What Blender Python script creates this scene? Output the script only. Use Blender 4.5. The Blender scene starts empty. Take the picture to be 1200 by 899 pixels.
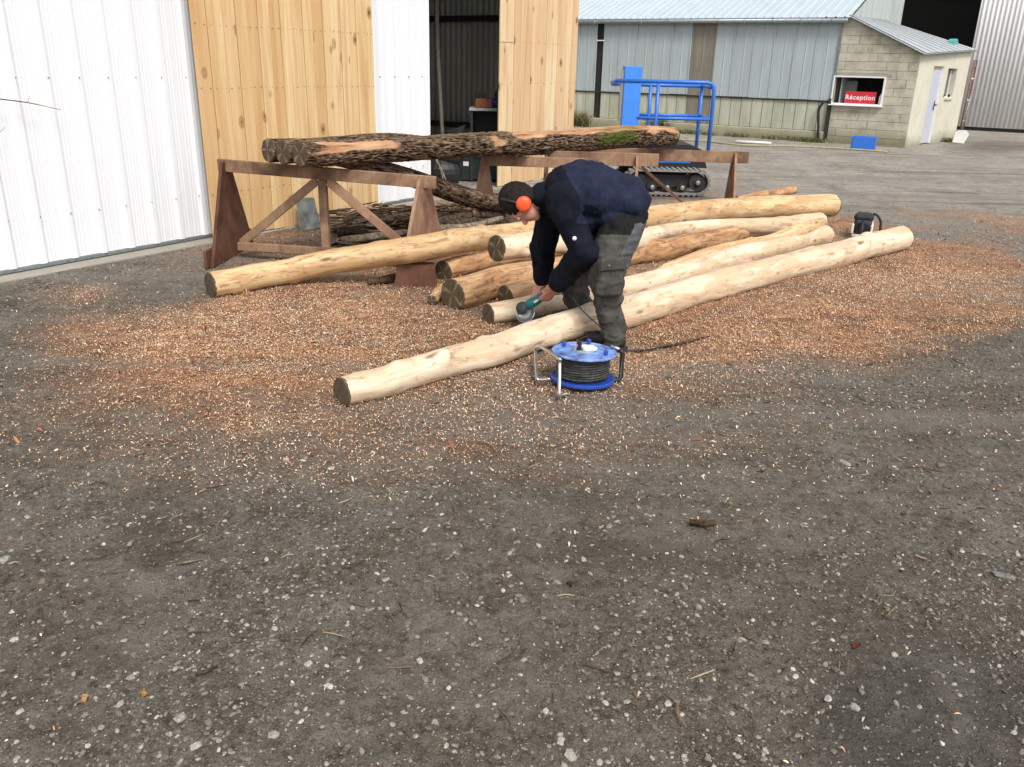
import bpy, bmesh, math, random
import numpy as np
from mathutils import Vector, Matrix
random.seed(4); rng = np.random.default_rng(4)
SC = bpy.context.scene; COL = SC.collection
# ------------------------------------------------------------------ camera
F = 990.; CX, CY = 600., 449.5; H = 1.65
_dn = np.array([540-CX, 3050-CY, F]); _up = -_dn/np.linalg.norm(_dn)
_hy = np.array([0, 0, 1.]); _hy = _hy-_hy.dot(_up)*_up; _hy /= np.linalg.norm(_hy)
_hx = np.cross(_hy, _up); _hx = _hx if _hx[0] > 0 else -_hx
R3 = np.stack([_hx, _hy, _up])
cam = bpy.data.objects.new('camera', bpy.data.cameras.new('camera')); COL.objects.link(cam)
cam.data.sensor_width = 36; cam.data.lens = F/1200*36; cam.data.clip_end = 2000; cam.data.clip_start = .05
_m = Matrix.Identity(4)
for i in range(3):
    _m[i][0] = R3[i, 0]; _m[i][1] = -R3[i, 1]; _m[i][2] = -R3[i, 2]
_m[2][3] = H
cam.matrix_world = _m; SC.camera = cam
# ------------------------------------------------------------------ light
w_ = bpy.data.worlds.new('World'); SC.world = w_; w_.use_nodes = True
nt = w_.node_tree; bg = nt.nodes['Background']
sky = nt.nodes.new('ShaderNodeTexSky'); sky.sky_type = 'NISHITA'; sky.sun_disc = False
SUN_EL, SUN_AZ = math.radians(50), math.radians(158)      # azimuth clockwise from +Y
sky.sun_elevation = SUN_EL; sky.sun_rotation = SUN_AZ
sky.dust_density = 3; sky.air_density = 1
hs = nt.nodes.new('ShaderNodeHueSaturation'); hs.inputs['Saturation'].default_value = .22
nt.links.new(sky.outputs[0], hs.inputs['Color']); nt.links.new(hs.outputs[0], bg.inputs[0])
bg.inputs[1].default_value = .12
sun = bpy.data.objects.new('sun', bpy.data.lights.new('sun', 'SUN')); COL.objects.link(sun)
sun.data.energy = 1.5; sun.data.angle = math.radians(16); sun.data.color = (1, .96, .9)
_sd = Vector((math.sin(SUN_AZ)*math.cos(SUN_EL), math.cos(SUN_AZ)*math.cos(SUN_EL), math.sin(SUN_EL)))
sun.rotation_euler = _sd.to_track_quat('Z', 'Y').to_euler()
SC.view_settings.view_transform = 'Standard'; SC.view_settings.look = 'None'
SC.view_settings.gamma = 1; SC.view_settings.exposure = .68; SC.view_settings.use_curve_mapping = False
# ------------------------------------------------------------------ geometry helpers
def ray(x, y): return R3 @ np.array([(x-CX)/F, (y-CY)/F, 1.])
def G(x, y, z=0.):
    d = ray(x, y); t = (z-H)/d[2]; p = d*t; return np.array([p[0], p[1], z])
def P(x, y, Y):
    d = ray(x, y); p = d*(Y/d[1]); p[2] += H; return p
def onp(x, y, p0, p1):
    n = np.array([p1[1]-p0[1], -(p1[0]-p0[0]), 0]); d = ray(x, y)
    t = (n @ np.array([p0[0], p0[1], 0]))/(n @ d); p = d*t; p[2] += H; return p
WD = np.array([.54, .842, 0]); WD /= np.linalg.norm(WD)      # along the white shed front, going away
UD = np.array([-WD[1], WD[0], 0])                            # across, towards the left
UP = np.array([0, 0, 1.])
def nrm(v): v = np.array(v, float); return v/(np.linalg.norm(v)+1e-12)
def vnoise(p, scale=1., seed=0):
    p = np.asarray(p, float)*scale + 100.3
    i = np.floor(p).astype(np.int64); f = p-i; f = f*f*(3-2*f)
    def h(ix, iy, iz):
        n = (ix*73856093) ^ (iy*19349663) ^ (iz*83492791) ^ (seed*2654435761+12345)
        n = (n ^ (n >> 13))*1274126177 & 0x7fffffff; n = (n ^ (n >> 16)) & 0xffff
        return n/65535.
    r = 0
    for a in (0, 1):
        for b in (0, 1):
            for c in (0, 1):
                w = (f[:, 0] if a else 1-f[:, 0])*(f[:, 1] if b else 1-f[:, 1])*(f[:, 2] if c else 1-f[:, 2])
                r = r+w*h(i[:, 0]+a, i[:, 1]+b, i[:, 2]+c)
    return r*2-1
def fbm(p, scale, octv=4, seed=0):
    r = 0; a = 1; t = 0
    for k in range(octv): r = r+a*vnoise(p, scale*2**k, seed+k); t += a; a *= .5
    return r/t
WL = {}
def link(name, me, mat=None, parent=None, smooth=False, shift=True):
    if mat is not None:
        for m in (mat if isinstance(mat, (list, tuple)) else [mat]): me.materials.append(m)
    n = len(me.vertices); co = np.empty(n*3); me.vertices.foreach_get('co', co); co = co.reshape(-1, 3)
    c = np.array([(co[:, 0].min()+co[:, 0].max())/2, (co[:, 1].min()+co[:, 1].max())/2, co[:, 2].min()]) if (n and shift) else np.zeros(3)
    co -= c; me.vertices.foreach_set('co', co.ravel()); me.update()
    me.polygons.foreach_set('use_smooth', [smooth]*len(me.polygons))
    o = bpy.data.objects.new(name, me); COL.objects.link(o); o.location = c; WL[o.name] = c
    if parent is not None:
        o.parent = parent; o.matrix_parent_inverse = Matrix.Translation(Vector(-WL[parent.name]))
    return o
def thing(name, loc, label, cat, group=None, kind=None):
    o = bpy.data.objects.new(name, None); COL.objects.link(o); o.location = loc; o.empty_display_size = .1
    WL[o.name] = np.array(loc, float); return tag(o, label, cat, group, kind)
def tag(o, label=None, cat=None, group=None, kind=None):
    if label: o['label'] = label
    if cat: o['category'] = cat
    if group: o['group'] = group
    if kind: o['kind'] = kind
    return o
class MB:
    def __init__(s): s.v = []; s.f = []; s.mi = []; s.rest = []
    def add(s, v, f, mi=0, rest=None):
        b = len(s.v); s.v.extend([tuple(map(float, x)) for x in v]); s.f.extend([[b+i for i in q] for q in f]); s.mi.extend([mi]*len(f))
        s.rest.extend(rest if rest is not None else [(0, 0, 0)]*len(v)); return s
    def box(s, c, ax, ay, az, mi=0, ch=0.):
        """centre, three half-extent vectors; ch = chamfer in metres"""
        c, ax, ay, az = map(lambda q: np.array(q, float), (c, ax, ay, az))
        if ch <= 0:
            v = [c+i*ax+j*ay+k*az for i in (-1, 1) for j in (-1, 1) for k in (-1, 1)]
            fs = [(0, 1, 3, 2), (4, 6, 7, 5), (0, 4, 5, 1), (2, 3, 7, 6), (0, 2, 6, 4), (1, 5, 7, 3)]
            if np.dot(np.cross(ax, ay), az) < 0: fs = [tuple(reversed(q)) for q in fs]
            return s.add(v, fs, mi)
        L = [np.linalg.norm(a) for a in (ax, ay, az)]; E = [a/l for a, l in zip((ax, ay, az), L)]
        ch = min([ch]+[l*.9 for l in L]); bm = bmesh.new(); vs = []
        for i in (-1, 1):
            for j in (-1, 1):
                for k in (-1, 1):
                    for q in range(3):
                        e = [i*(L[0]-ch), j*(L[1]-ch), k*(L[2]-ch)]; e[q] = (i, j, k)[q]*L[q]
                        vs.append(bm.verts.new(c+E[0]*e[0]+E[1]*e[1]+E[2]*e[2]))
        r = bmesh.ops.convex_hull(bm, input=vs); bmesh.ops.recalc_face_normals(bm, faces=bm.faces)
        bmesh.ops.dissolve_limit(bm, angle_limit=.01, verts=bm.verts, edges=bm.edges)
        bm.verts.index_update(); s.add([v.co for v in bm.verts], [[v.index for v in f.verts] for f in bm.faces], mi); bm.free(); return s
    def prism(s, poly, vec, mi=0):
        n = len(poly); poly = [np.array(p, float) for p in poly]; vec = np.array(vec, float)
        nn = sum((np.cross(poly[i]-poly[0], poly[(i+1) % n]-poly[0]) for i in range(1, n-1)), np.zeros(3))
        if nn @ vec > 0: poly = poly[::-1]
        v = poly+[p+vec for p in poly]
        return s.add(v, [list(range(n)), list(range(2*n-1, n-1, -1))]+[[(i+1) % n, i, n+i, n+(i+1) % n] for i in range(n)], mi)
    def tube(s, pts, rad, seg=10, mi=0, cap=True, jit=None, samples=None, twist=0.):
        pts = np.array(pts, float); rad = np.atleast_1d(np.array(rad, float)); rad = np.full(len(pts), rad[0]) if len(rad) == 1 else rad
        if samples: pts, rad = spline(pts, rad, samples)
        n = len(pts); T = np.gradient(pts, axis=0) if n > 2 else np.array([pts[1]-pts[0]]*2)
        T /= np.linalg.norm(T, axis=1)[:, None]+1e-12
        a = nrm(np.cross(T[0], UP)) if abs(T[0][2]) < .95 else nrm(np.cross(T[0], [1, 0, 0]))
        L = np.concatenate([[0], np.cumsum(np.linalg.norm(np.diff(pts, axis=0), axis=1))])
        th = np.arange(seg)*2*math.pi/seg; V = []; RS = []
        for i in range(n):
            a = nrm(a-T[i]*(a@T[i])); b = np.cross(T[i], a)
            ring = np.outer(np.cos(th), a)+np.outer(np.sin(th), b); V.append(ring)
            RS.append(np.stack([np.full(seg, L[i]), np.cos(th)*rad[i], np.sin(th)*rad[i]], 1))
        V = np.array(V); RS = np.array(RS); rr = np.repeat(rad[:, None], seg, 1)
        if jit is not None: rr = rr*(1+jit(RS.reshape(-1, 3)).reshape(n, seg))
        v = (pts[:, None, :]+V*rr[:, :, None]).reshape(-1, 3)
        f = [[i*seg+j, i*seg+(j+1) % seg, (i+1)*seg+(j+1) % seg, (i+1)*seg+j] for i in range(n-1) for j in range(seg)]
        if cap: f += [list(range(seg))[::-1], [(n-1)*seg+j for j in range(seg)]]
        s.add(v, f, mi, [tuple(q) for q in RS.reshape(-1, 3)]); s.last = v.reshape(n, seg, 3); return s
    def lathe(s, c, prof, seg=24, axis=UP, mi=0):
        axis = nrm(axis); a = nrm(np.cross(axis, [0.3, 1, .2])); b = np.cross(axis, a); th = np.arange(seg)*2*math.pi/seg
        v = [np.array(c)+axis*z+(math.cos(t)*a+math.sin(t)*b)*r for r, z in prof for t in th]; n = len(prof)
        f = [[i*seg+j, i*seg+(j+1) % seg, (i+1)*seg+(j+1) % seg, (i+1)*seg+j] for i in range(n-1) for j in range(seg)]
        return s.add(v, f+[list(range(seg))[::-1], [(n-1)*seg+j for j in range(seg)]], mi)
    def ell(s, c, ax, ay, az, seg=16, rings=10, mi=0):
        c, ax, ay, az = map(lambda q: np.array(q, float), (c, ax, ay, az)); v = []
        if np.dot(np.cross(ax, ay), az) < 0: ax = -ax
        for i in range(1, rings):
            p = math.pi*i/rings
            for j in range(seg):
                t = 2*math.pi*j/seg; v.append(c+ax*math.sin(p)*math.cos(t)+ay*math.sin(p)*math.sin(t)-az*math.cos(p))
        v += [c-az, c+az]; B = (rings-1)*seg
        f = [[i*seg+j, i*seg+(j+1) % seg, (i+1)*seg+(j+1) % seg, (i+1)*seg+j] for i in range(rings-2) for j in range(seg)]
        f += [[B, (j+1) % seg, j] for j in range(seg)]+[[B+1, (rings-2)*seg+j, (rings-2)*seg+(j+1) % seg] for j in range(seg)]
        return s.add(v, f, mi)
    def cap_(s, p, q, r0, r1, seg=14): # rounded tapered limb
        p, q = np.array(p, float), np.array(q, float); d = nrm(q-p); pts = []; rd = []
        for k in range(5): a = math.pi/2*k/4.; pts.append(p-d*r0*math.cos(a)); rd.append(max(r0*math.sin(a), .0005))
        for k in range(5): a = math.pi/2*(k/4.); pts.append(q+d*r1*math.sin(a)); rd.append(max(r1*math.cos(a), .0005))
        L = np.linalg.norm(q-p); a_ = nrm(np.cross(d, UP)) if abs(d[2]) < .95 else nrm(np.cross(d, [1, 0, 0])); b_ = np.cross(d, a_)
        v = [pt+(math.cos(t)*a_+math.sin(t)*b_)*r for pt, r in zip(pts, rd) for t in np.arange(seg)*2*math.pi/seg]; n = len(pts)
        f = [[i*seg+j, i*seg+(j+1) % seg, (i+1)*seg+(j+1) % seg, (i+1)*seg+j] for i in range(n-1) for j in range(seg)]
        return s.add(v, f+[list(range(seg))[::-1], [(n-1)*seg+j for j in range(seg)]])
    def mesh(s, name):
        me = bpy.data.meshes.new(name); me.from_pydata(s.v, [], s.f); me.update()
        if any(s.mi): me.polygons.foreach_set('material_index', s.mi)
        if any(r != (0, 0, 0) for r in s.rest):
            at = me.attributes.new('rest', 'FLOAT_VECTOR', 'POINT'); at.data.foreach_set('vector', np.array(s.rest, float).ravel())
        return me
    def build(s, name, mat, parent=None, smooth=False): return link(name, s.mesh(name), mat, parent, smooth)
def spline(pts, rad, m):
    n = len(pts); P4 = np.vstack([2*pts[0]-pts[1], pts, 2*pts[-1]-pts[-2]]); rr = np.concatenate([[rad[0]], rad, [rad[-1]]])
    out = []; ro = []
    for t in np.linspace(0, n-1-1e-6, m):
        i = int(t); f = t-i; a, b, c, d = P4[i:i+4]; out.append(.5*((2*b)+(c-a)*f+(2*a-5*b+4*c-d)*f*f+(3*b-a-3*c+d)*f**3))
        ro.append(rr[i+1]*(1-f)+rr[i+2]*f)
    return np.array(out), np.array(ro)
def autosmooth(o, deg=40):
    me = o.data; me.polygons.foreach_set('use_smooth', [True]*len(me.polygons)); bm = bmesh.new(); bm.from_mesh(me)
    for e in bm.edges: e.smooth = not (len(e.link_faces) == 2 and e.calc_face_angle(0) > math.radians(deg))
    bm.to_mesh(me); bm.free(); return o
# ------------------------------------------------------------------ material helpers
class NT:
    def __init__(s, name, rough=.8, metal=0., spec=.3):
        s.m = bpy.data.materials.new(name); s.m.use_nodes = True; s.t = s.m.node_tree; s.b = s.t.nodes['Principled BSDF']
        s.b.inputs['Roughness'].default_value = rough; s.b.inputs['Metallic'].default_value = metal
        s.b.inputs['Specular IOR Level'].default_value = spec; s.tc = s.t.nodes.new('ShaderNodeTexCoord')
    def lk(s, a, b): s.t.links.new(a, b)
    def inp(s, node, k, v):
        if hasattr(v, 'is_output'): s.lk(v, node.inputs[k])
        elif v is not None: node.inputs[k].default_value = v
    def obj(s): return s.tc.outputs['Object']
    def attr(s, name, out='Vector'):
        n = s.t.nodes.new('ShaderNodeAttribute'); n.attribute_name = name; return n.outputs[out]
    def rnd(s): n = s.t.nodes.new('ShaderNodeObjectInfo'); return n.outputs['Random']
    def map(s, v, sc=(1, 1, 1), loc=(0, 0, 0), rot=(0, 0, 0)):
        n = s.t.nodes.new('ShaderNodeMapping'); s.lk(v, n.inputs[0]); s.inp(n, 'Scale', sc); s.inp(n, 'Location', loc); s.inp(n, 'Rotation', rot); return n.outputs[0]
    def rot_w(s, v): return s.map(v, rot=(0, 0, -math.atan2(WD[1], WD[0])))
    def addv(s, v, f):
        n = s.t.nodes.new('ShaderNodeVectorMath'); n.operation = 'ADD'; s.lk(v, n.inputs[0]); s.lk(f, n.inputs[1]); return n.outputs[0]
    def noise(s, v, scale, det=4, rough=.55, dist=0.):
        n = s.t.nodes.new('ShaderNodeTexNoise'); s.lk(v, n.inputs['Vector']); s.inp(n, 'Scale', scale); s.inp(n, 'Detail', det); s.inp(n, 'Roughness', rough); s.inp(n, 'Distortion', dist); return n.outputs[0]
    def vor(s, v, scale, out='Distance', feat='F1'):
        n = s.t.nodes.new('ShaderNodeTexVoronoi'); n.feature = feat; s.lk(v, n.inputs['Vector']); s.inp(n, 'Scale', scale); return n.outputs[out]
    def ramp(s, f, stops):
        n = s.t.nodes.new('ShaderNodeValToRGB'); s.lk(f, n.inputs[0]); e = n.color_ramp.elements
        while len(e) < len(stops): e.new(.5)
        for q, (p, c) in zip(e, stops): q.position = p; q.color = (c, c, c, 1) if not hasattr(c, '__len__') else (*c[:3], 1)
        return n.outputs[0]
    def mix(s, f, a, b, mode='MIX'):
        n = s.t.nodes.new('ShaderNodeMix'); n.data_type = 'RGBA'; n.blend_type = mode; n.clamp_factor = True
        s.inp(n, 0, f); s.inp(n, 6, a if hasattr(a, 'is_output') else (*a[:3], 1)); s.inp(n, 7, b if hasattr(b, 'is_output') else (*b[:3], 1)); return n.outputs[2]
    def math(s, op, a, b=0., c=None, clamp=False):
        n = s.t.nodes.new('ShaderNodeMath'); n.operation = op; n.use_clamp = clamp; s.inp(n, 0, a); s.inp(n, 1, b)
        if c is not None: s.inp(n, 2, c)
        return n.outputs[0]
    def sep(s, v, k): n = s.t.nodes.new('ShaderNodeSeparateXYZ'); s.lk(v, n.inputs[0]); return n.outputs[k]
    def bump(s, h, st=.3, d=.01):
        n = s.t.nodes.new('ShaderNodeBump'); s.lk(h, n.inputs['Height']); s.inp(n, 'Strength', st); s.inp(n, 'Distance', d); s.lk(n.outputs[0], s.b.inputs['Normal'])
    def col(s, c): s.inp(s.b, 'Base Color', c if hasattr(c, 'is_output') else (*c[:3], 1)); return s.m
    def rough(s, f): s.inp(s.b, 'Roughness', f)
def gpos(n):  # true place in the world
    g = n.t.nodes.new('ShaderNodeNewGeometry'); return g.outputs['Position']
def plain(name, c, rough=.6, metal=0., spec=.4, var=.12, scale=25, bump=.1):
    n = NT(name, rough, metal, spec); f = n.noise(n.obj(), scale, 5)
    d = tuple(x*(1-var*2) for x in c); l = tuple(min(1, x*(1+var)) for x in c)
    n.col(n.ramp(f, [(.3, d), (.7, l)])); n.bump(f, bump, .004); return n.m
# --- wood
def m_pine(name, tint=(1, 1, 1)):
    n = NT(name, .6, 0, .25); r = n.rnd(); v = n.map(n.obj(), (1, 1, 1)); off = n.math('MULTIPLY', r, 37.)
    v = n.addv(v, off)
    c = n.t.nodes.new('ShaderNodeCombineXYZ'); 
    g = n.noise(n.map(v, (26, 26, 1.1)), 1., 4, .6, .6)
    g2 = n.noise(n.map(v, (5, 5, .35)), 1., 3, .5, 1.5)
    T = lambda a: tuple(x*t for x, t in zip(a, tint))
    base = n.ramp(g, [(.3, T((.62, .41, .19))), (.5, T((.74, .54, .29))), (.72, T((.80, .62, .38)))])
    base = n.mix(n.ramp(r, [(0, 0.), (.3, .02), (1, .85)]), base, T((.60, .37, .17)), 'MIX')
    base = n.mix(n.ramp(g2, [(.5, 0.), (.72, .55)]), base, T((.52, .27, .10)))
    k = n.vor(n.map(v, (4.2, 4.2, 2.6)), 1.)
    kn = n.ramp(k, [(.07, 1.), (.10, .35), (.13, .6), (.19, 0.)])
    base = n.mix(kn, base, (.20, .085, .03)); n.col(base); n.bump(g, .15, .004); return n.m
PINE = m_pine('pine_boards'); PINE2 = m_pine('pale_pine_boards', (1.06, 1.12, 1.3))
def m_peeled(name, pale, mid, dark, amount=.5, seed=0.):
    n = NT(name, .62, 0, .25); v = n.map(n.attr('rest'), (1, 1, 1), (seed, seed*.7, 0))
    g = n.noise(n.map(v, (2.2, 34, 34)), 1., 5, .65, .5); b = n.noise(n.map(v, (1.6, 6, 6)), 1., 4, .6, .7)
    c = n.ramp(g, [(.25, mid), (.5, pale), (.8, tuple(min(1, x*1.07) for x in pale))])
    c = n.mix(n.ramp(b, [(.46, 0.), (.56, .8)]), c, mid)
    st = n.noise(n.map(v, (5, 22, 22)), 1., 6, .7, .9); c = n.mix(n.ramp(st, [(.60-.08*amount, 0.), (.69, min(1, .5+amount*.4))]), c, dark)
    kk = n.vor(n.map(v, (2.6, 8, 8)), 1.); kk = n.math('ADD', kk, n.math('MULTIPLY', n.math('SUBTRACT', b, .5), .5)); c = n.mix(n.ramp(kk, [(.04, .9), (.15, 0.)]), c, tuple(x*.7 for x in dark))
    fl = n.noise(n.map(v, (14, 46, 46)), 1., 3, .5); c = n.mix(n.ramp(fl, [(.66, 0.), (.7, .55)]), c, tuple(x*.55 for x in dark))
    n.col(c); n.bump(n.math('ADD', g, n.math('MULTIPLY', st, .7)), .55, .006); return n.m
PEEL_CREAM = m_peeled('peeled_cream_wood', (.74, .62, .46), (.60, .42, .265), (.33, .17, .09), .8)
PEEL_YELLOW = m_peeled('peeled_yellow_wood', (.66, .48, .27), (.50, .31, .15), (.24, .115, .055), 1.0, 3.)
PEEL_TAN = m_peeled('peeled_tan_wood', (.57, .36, .19), (.40, .20, .09), (.15, .065, .035), 1.5, 7.)
def m_end(name, base, light, star):
    n = NT(name, .8, 0, .2); v = n.attr('rest'); y = n.sep(v, 1); z = n.sep(v, 2)
    r = n.math('SQRT', n.math('ADD', n.math('MULTIPLY', y, y), n.math('MULTIPLY', z, z)))
    nz = n.noise(n.map(v, (1, 30, 30)), 1., 4, .6)
    rings = n.math('SINE', n.math('MULTIPLY_ADD', r, 620., n.math('MULTIPLY', nz, 9.)))
    a = n.math('ARCTAN2', y, z); nz2 = n.noise(n.map(v, (1, 11, 11)), 1., 3, .6); sr = n.math('ABSOLUTE', n.math('SINE', n.math('ADD', n.math('MULTIPLY_ADD', a, 2., n.math('MULTIPLY', n.rnd(), 6.)), n.math('MULTIPLY', nz2, 3.))))
    sm = n.math('MULTIPLY', n.ramp(sr, [(0., star), (.2, star*.45), (.5, 0.)]), n.ramp(nz2, [(.3, .3), (.6, 1.)]))
    c = n.mix(n.ramp(nz, [(.35, 0.), (.7, 1.)]), base, tuple(x*.6 for x in base)); c = n.mix(sm, c, light)
    c = n.mix(n.ramp(rings, [(0., .14), (.6, 0.)]), c, (.03, .018, .01)); n.col(c); n.bump(n.math('ADD', nz, n.math('MULTIPLY', rings, .15)), .5, .004); return n.m
END_DARK = m_end('weathered_end_grain', (.115, .085, .05), (.50, .39, .26), .6)
END_PLAIN = m_end('plain_end_grain', (.13, .10, .065), (.24, .18, .11), .3)
def m_bark():
    n = NT('oak_bark', .95, 0, .1); v = n.attr('rest'); g = n.noise(n.map(v, (7, 30, 30)), 1., 6, .7, .4); d = n.attr('relief', 'Fac')
    c = n.ramp(n.math('ADD', n.math('MULTIPLY', d, .6), n.math('MULTIPLY', g, .5)), [(.28, (.012, .008, .006)), (.47, (.075, .047, .030)), (.62, (.17, .115, .075)), (.84, (.42, .35, .27))])
    st = n.attr('strip', 'Fac'); gg = n.noise(n.map(v, (3, 24, 24)), 1., 5, .6)
    sc = n.ramp(gg, [(.3, (.16, .07, .035)), (.48, (.42, .23, .125)), (.68, (.56, .36, .22))]); c = n.mix(st, c, sc)
    mo = n.attr('moss', 'Fac'); c = n.mix(mo, c, n.ramp(n.noise(v, 70, 4), [(.35, (.03, .04, .008)), (.7, (.12, .14, .03))]))
    n.col(c); n.bump(g, .8, .008); return n.m
BARK = m_bark()
def m_old(name, a, b, dark):
    n = NT(name, .75, 0, .2); v = n.addv(n.obj(), n.math('MULTIPLY', n.rnd(), 11.)); g = n.noise(n.map(v, (9, 9, 9)), 1., 5, .65, .8); f = n.noise(n.map(v, (2.5, 2.5, 2.5)), 1., 4, .6, .6)
    s = n.noise(n.map(v, (60, 60, 8)), 1., 3)
    c = n.mix(n.ramp(g, [(.3, 0.), (.7, 1.)]), a, b); c = n.mix(n.ramp(f, [(.45, 0.), (.65, .8)]), c, dark); c = n.mix(n.ramp(s, [(.4, .25), (.7, 0.)]), c, dark)
    n.col(c); n.bump(n.math('ADD', g, s), .3, .004); return n.m
HORSE = m_old('old_brown_timber', (.27, .155, .092), (.39, .26, .17), (.10, .052, .032))
HORSE_D = m_old('dark_plywood', (.13, .058, .036), (.19, .095, .06), (.055, .023, .016))
HORSE_P = m_old('pale_brown_plywood', (.32, .18, .11), (.42, .27, .185), (.15, .07, .045))
# --- metal, masonry, plastics
def m_sheet(name, c, dirt, amt, rough=.45, zdirt=0., zscale=.6):
    n = NT(name, rough, 0., .4); v = gpos(n); g = n.noise(n.map(v, (2.2, 2.2, .7)), 1., 5, .65); s = n.noise(n.map(v, (18, 18, .8)), 1., 4, .6)
    f = n.math('MULTIPLY', n.ramp(g, [(.4, 0.), (.72, 1.)]), amt); f2 = n.math('MULTIPLY', n.ramp(s, [(.45, 0.), (.75, 1.)]), amt*.8)
    col = n.mix(f, c, dirt); col = n.mix(f2, col, dirt)
    col = n.mix(n.math('MULTIPLY', n.math('SUBTRACT', 1., n.rnd()), .1), col, dirt)
    if zdirt > 0:
        z = n.math('MULTIPLY_ADD', n.sep(v, 2), 1/zscale, n.math('MULTIPLY', g, .8)); col = n.mix(n.ramp(z, [(.35, zdirt), (.9, 0.)]), col, dirt)
    n.col(col); n.bump(s, .04, .01); return n.m
WHITE_SHEET = m_sheet('white_painted_steel', (.83, .84, .87), (.66, .66, .66), .03, .38, .35, .35)
WHITE_OLD = m_sheet('far_white_steel', (.88, .89, .90), (.5, .5, .5), .25, .45)
BLUEGREY = m_sheet('blue_grey_cladding', (.40, .46, .48), (.27, .29, .27), .45, .55)
CREAM_SHEET = m_sheet('stained_cream_cladding', (.50, .51, .41), (.26, .26, .18), .7, .7, .5, .7)
BROWN_SHEET = m_sheet('brown_weathered_cladding', (.25, .23, .185), (.12, .10, .08), .7, .85)
ROOF = m_sheet('pale_metal_roof', (.50, .57, .62), (.36, .42, .46), .45, .45)
ROOF2 = m_sheet('grey_lean_to_roof', (.44, .47, .49), (.31, .33, .33), .6, .55)
GABLE = m_sheet('grey_gable_cladding', (.42, .46, .45), (.25, .28, .27), .6, .6)
DIM_SHEET = m_sheet('inner_grey_sheet', (.55, .56, .49), (.36, .36, .3), .5, .7)
def m_masonry(name, c, dark, moss, z0=.25, amt=.5):
    n = NT(name, .92, 0, .15); v = gpos(n); g = n.noise(v, 3.2, 6, .65); f = n.noise(v, 55, 4, .6)
    col = n.mix(n.math('MULTIPLY', n.ramp(g, [(.42, 0.), (.7, 1.)]), amt), c, dark); col = n.mix(n.ramp(f, [(.35, .4), (.6, 0.)]), col, dark)
    col = n.mix(n.math('MULTIPLY', n.rnd(), .35), col, tuple(x*1.18 for x in c))
    z = n.math('MULTIPLY_ADD', g, .55, n.sep(v, 2)); col = n.mix(n.ramp(z, [(z0+.08, .85), (z0+.4, 0.)]), col, moss); n.col(col); n.bump(f, .5, .006); return n.m
BLOCK = m_masonry('concrete_block', (.52, .49, .40), (.24, .21, .155), (.17, .16, .09), .25, .85)
MORTAR = m_masonry('mortar', (.40, .37, .28), (.2, .18, .13), (.14, .13, .07))
PLASTER = m_masonry('cream_render', (.62, .60, .50), (.46, .43, .33), (.20, .20, .11), .16, .6)
CONC = m_masonry('concrete', (.34, .32, .27), (.22, .2, .16), (.15, .13, .09), -.3)
CONC_G = m_masonry('mossy_plinth', (.44, .41, .32), (.26, .25, .18), (.18, .19, .09), .2)
BLUE = plain('blue_paint', (.035, .17, .62), .35, 0, .5, .06, 12, .03); BLUE_L = plain('light_blue_panel', (.05, .24, .78), .4, 0, .5, .04, 6, .02)
BLACK = plain('black_plastic', (.018, .018, .02), .5); DKGREY = plain('dark_grey_paint', (.035, .038, .04), .6); DKGREEN = plain('dark_green_plastic', (.018, .03, .028), .55)
STEEL = plain('bright_steel', (.62, .62, .62), .32, .9, .5, .08); GALV = plain('galvanised_gutter', (.27, .30, .32), .45, .5, .4, .15)
RUBBER = plain('rubber', (.03, .03, .03), .8); TRACKE = plain('dusty_track_rubber', (.30, .29, .27), .9)
WHITE_P = plain('white_plastic', (.78, .78, .76), .45, 0, .4, .04); RED = plain('red_sign', (.58, .03, .05), .4, 0, .4, .04); RED_O = plain('faded_red_metal', (.20, .09, .07), .7, 0, .3, .25)
TEAL = plain('teal_plastic', (.01, .14, .15), .4, 0, .5, .05); ORANGE = plain('orange_plastic', (.85, .10, .025), .4, 0, .5, .03); BROWNBOX = plain('orange_brown_box', (.30, .10, .045), .8)
BLUEREEL = plain('blue_reel_plastic', (.20, .32, .68), .45, 0, .4, .38, 22, .05); BLUEREEL_D = plain('deep_blue_reel_plastic', (.018, .07, .38), .4, 0, .5, .08)
CABLE = plain('grey_rubber_cable', (.06, .06, .056), .65, 0, .3, .3, 40); HOSE = plain('yellowish_hose', (.42, .38, .22), .7, 0, .3, .2); TEALT = plain('turquoise_tarp', (.10, .38, .36), .6)
DOORG = m_sheet('pale_grey_door_paint', (.50, .53, .60), (.4, .42, .46), .3, .45); WINF = plain('white_window_frame', (.80, .80, .80), .5, 0, .3, .05)
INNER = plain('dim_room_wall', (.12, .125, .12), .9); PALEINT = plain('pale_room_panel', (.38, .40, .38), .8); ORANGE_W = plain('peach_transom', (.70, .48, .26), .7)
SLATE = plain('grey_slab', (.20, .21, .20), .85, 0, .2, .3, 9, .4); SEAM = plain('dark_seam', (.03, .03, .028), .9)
NAVY = plain('navy_jacket_cloth', (.018, .023, .048), .85, 0, .15, .25, 10, .3); NAVYD = plain('dark_navy_cloth', (.008, .010, .018), .85, 0, .12, .25, 10, .3)
TROUS = plain('grey_work_trousers', (.080, .077, .071), .9, 0, .12, .25, 16, .4); TROUSD = plain('black_trouser_cloth', (.016, .016, .017), .9, 0, .12, .2, 16, .4); TROUSL = plain('grey_stretch_panel', (.10, .105, .115), .9, 0, .12, .15, 16, .4)
SKIN = plain('skin', (.60, .29, .21), .5, 0, .35, .12, 22, .05); HAIR = plain('dark_hair', (.016, .012, .010), .75, 0, .2, .4, 90, .8); BOOT = plain('black_boot_leather', (.02, .02, .021), .55)
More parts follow.
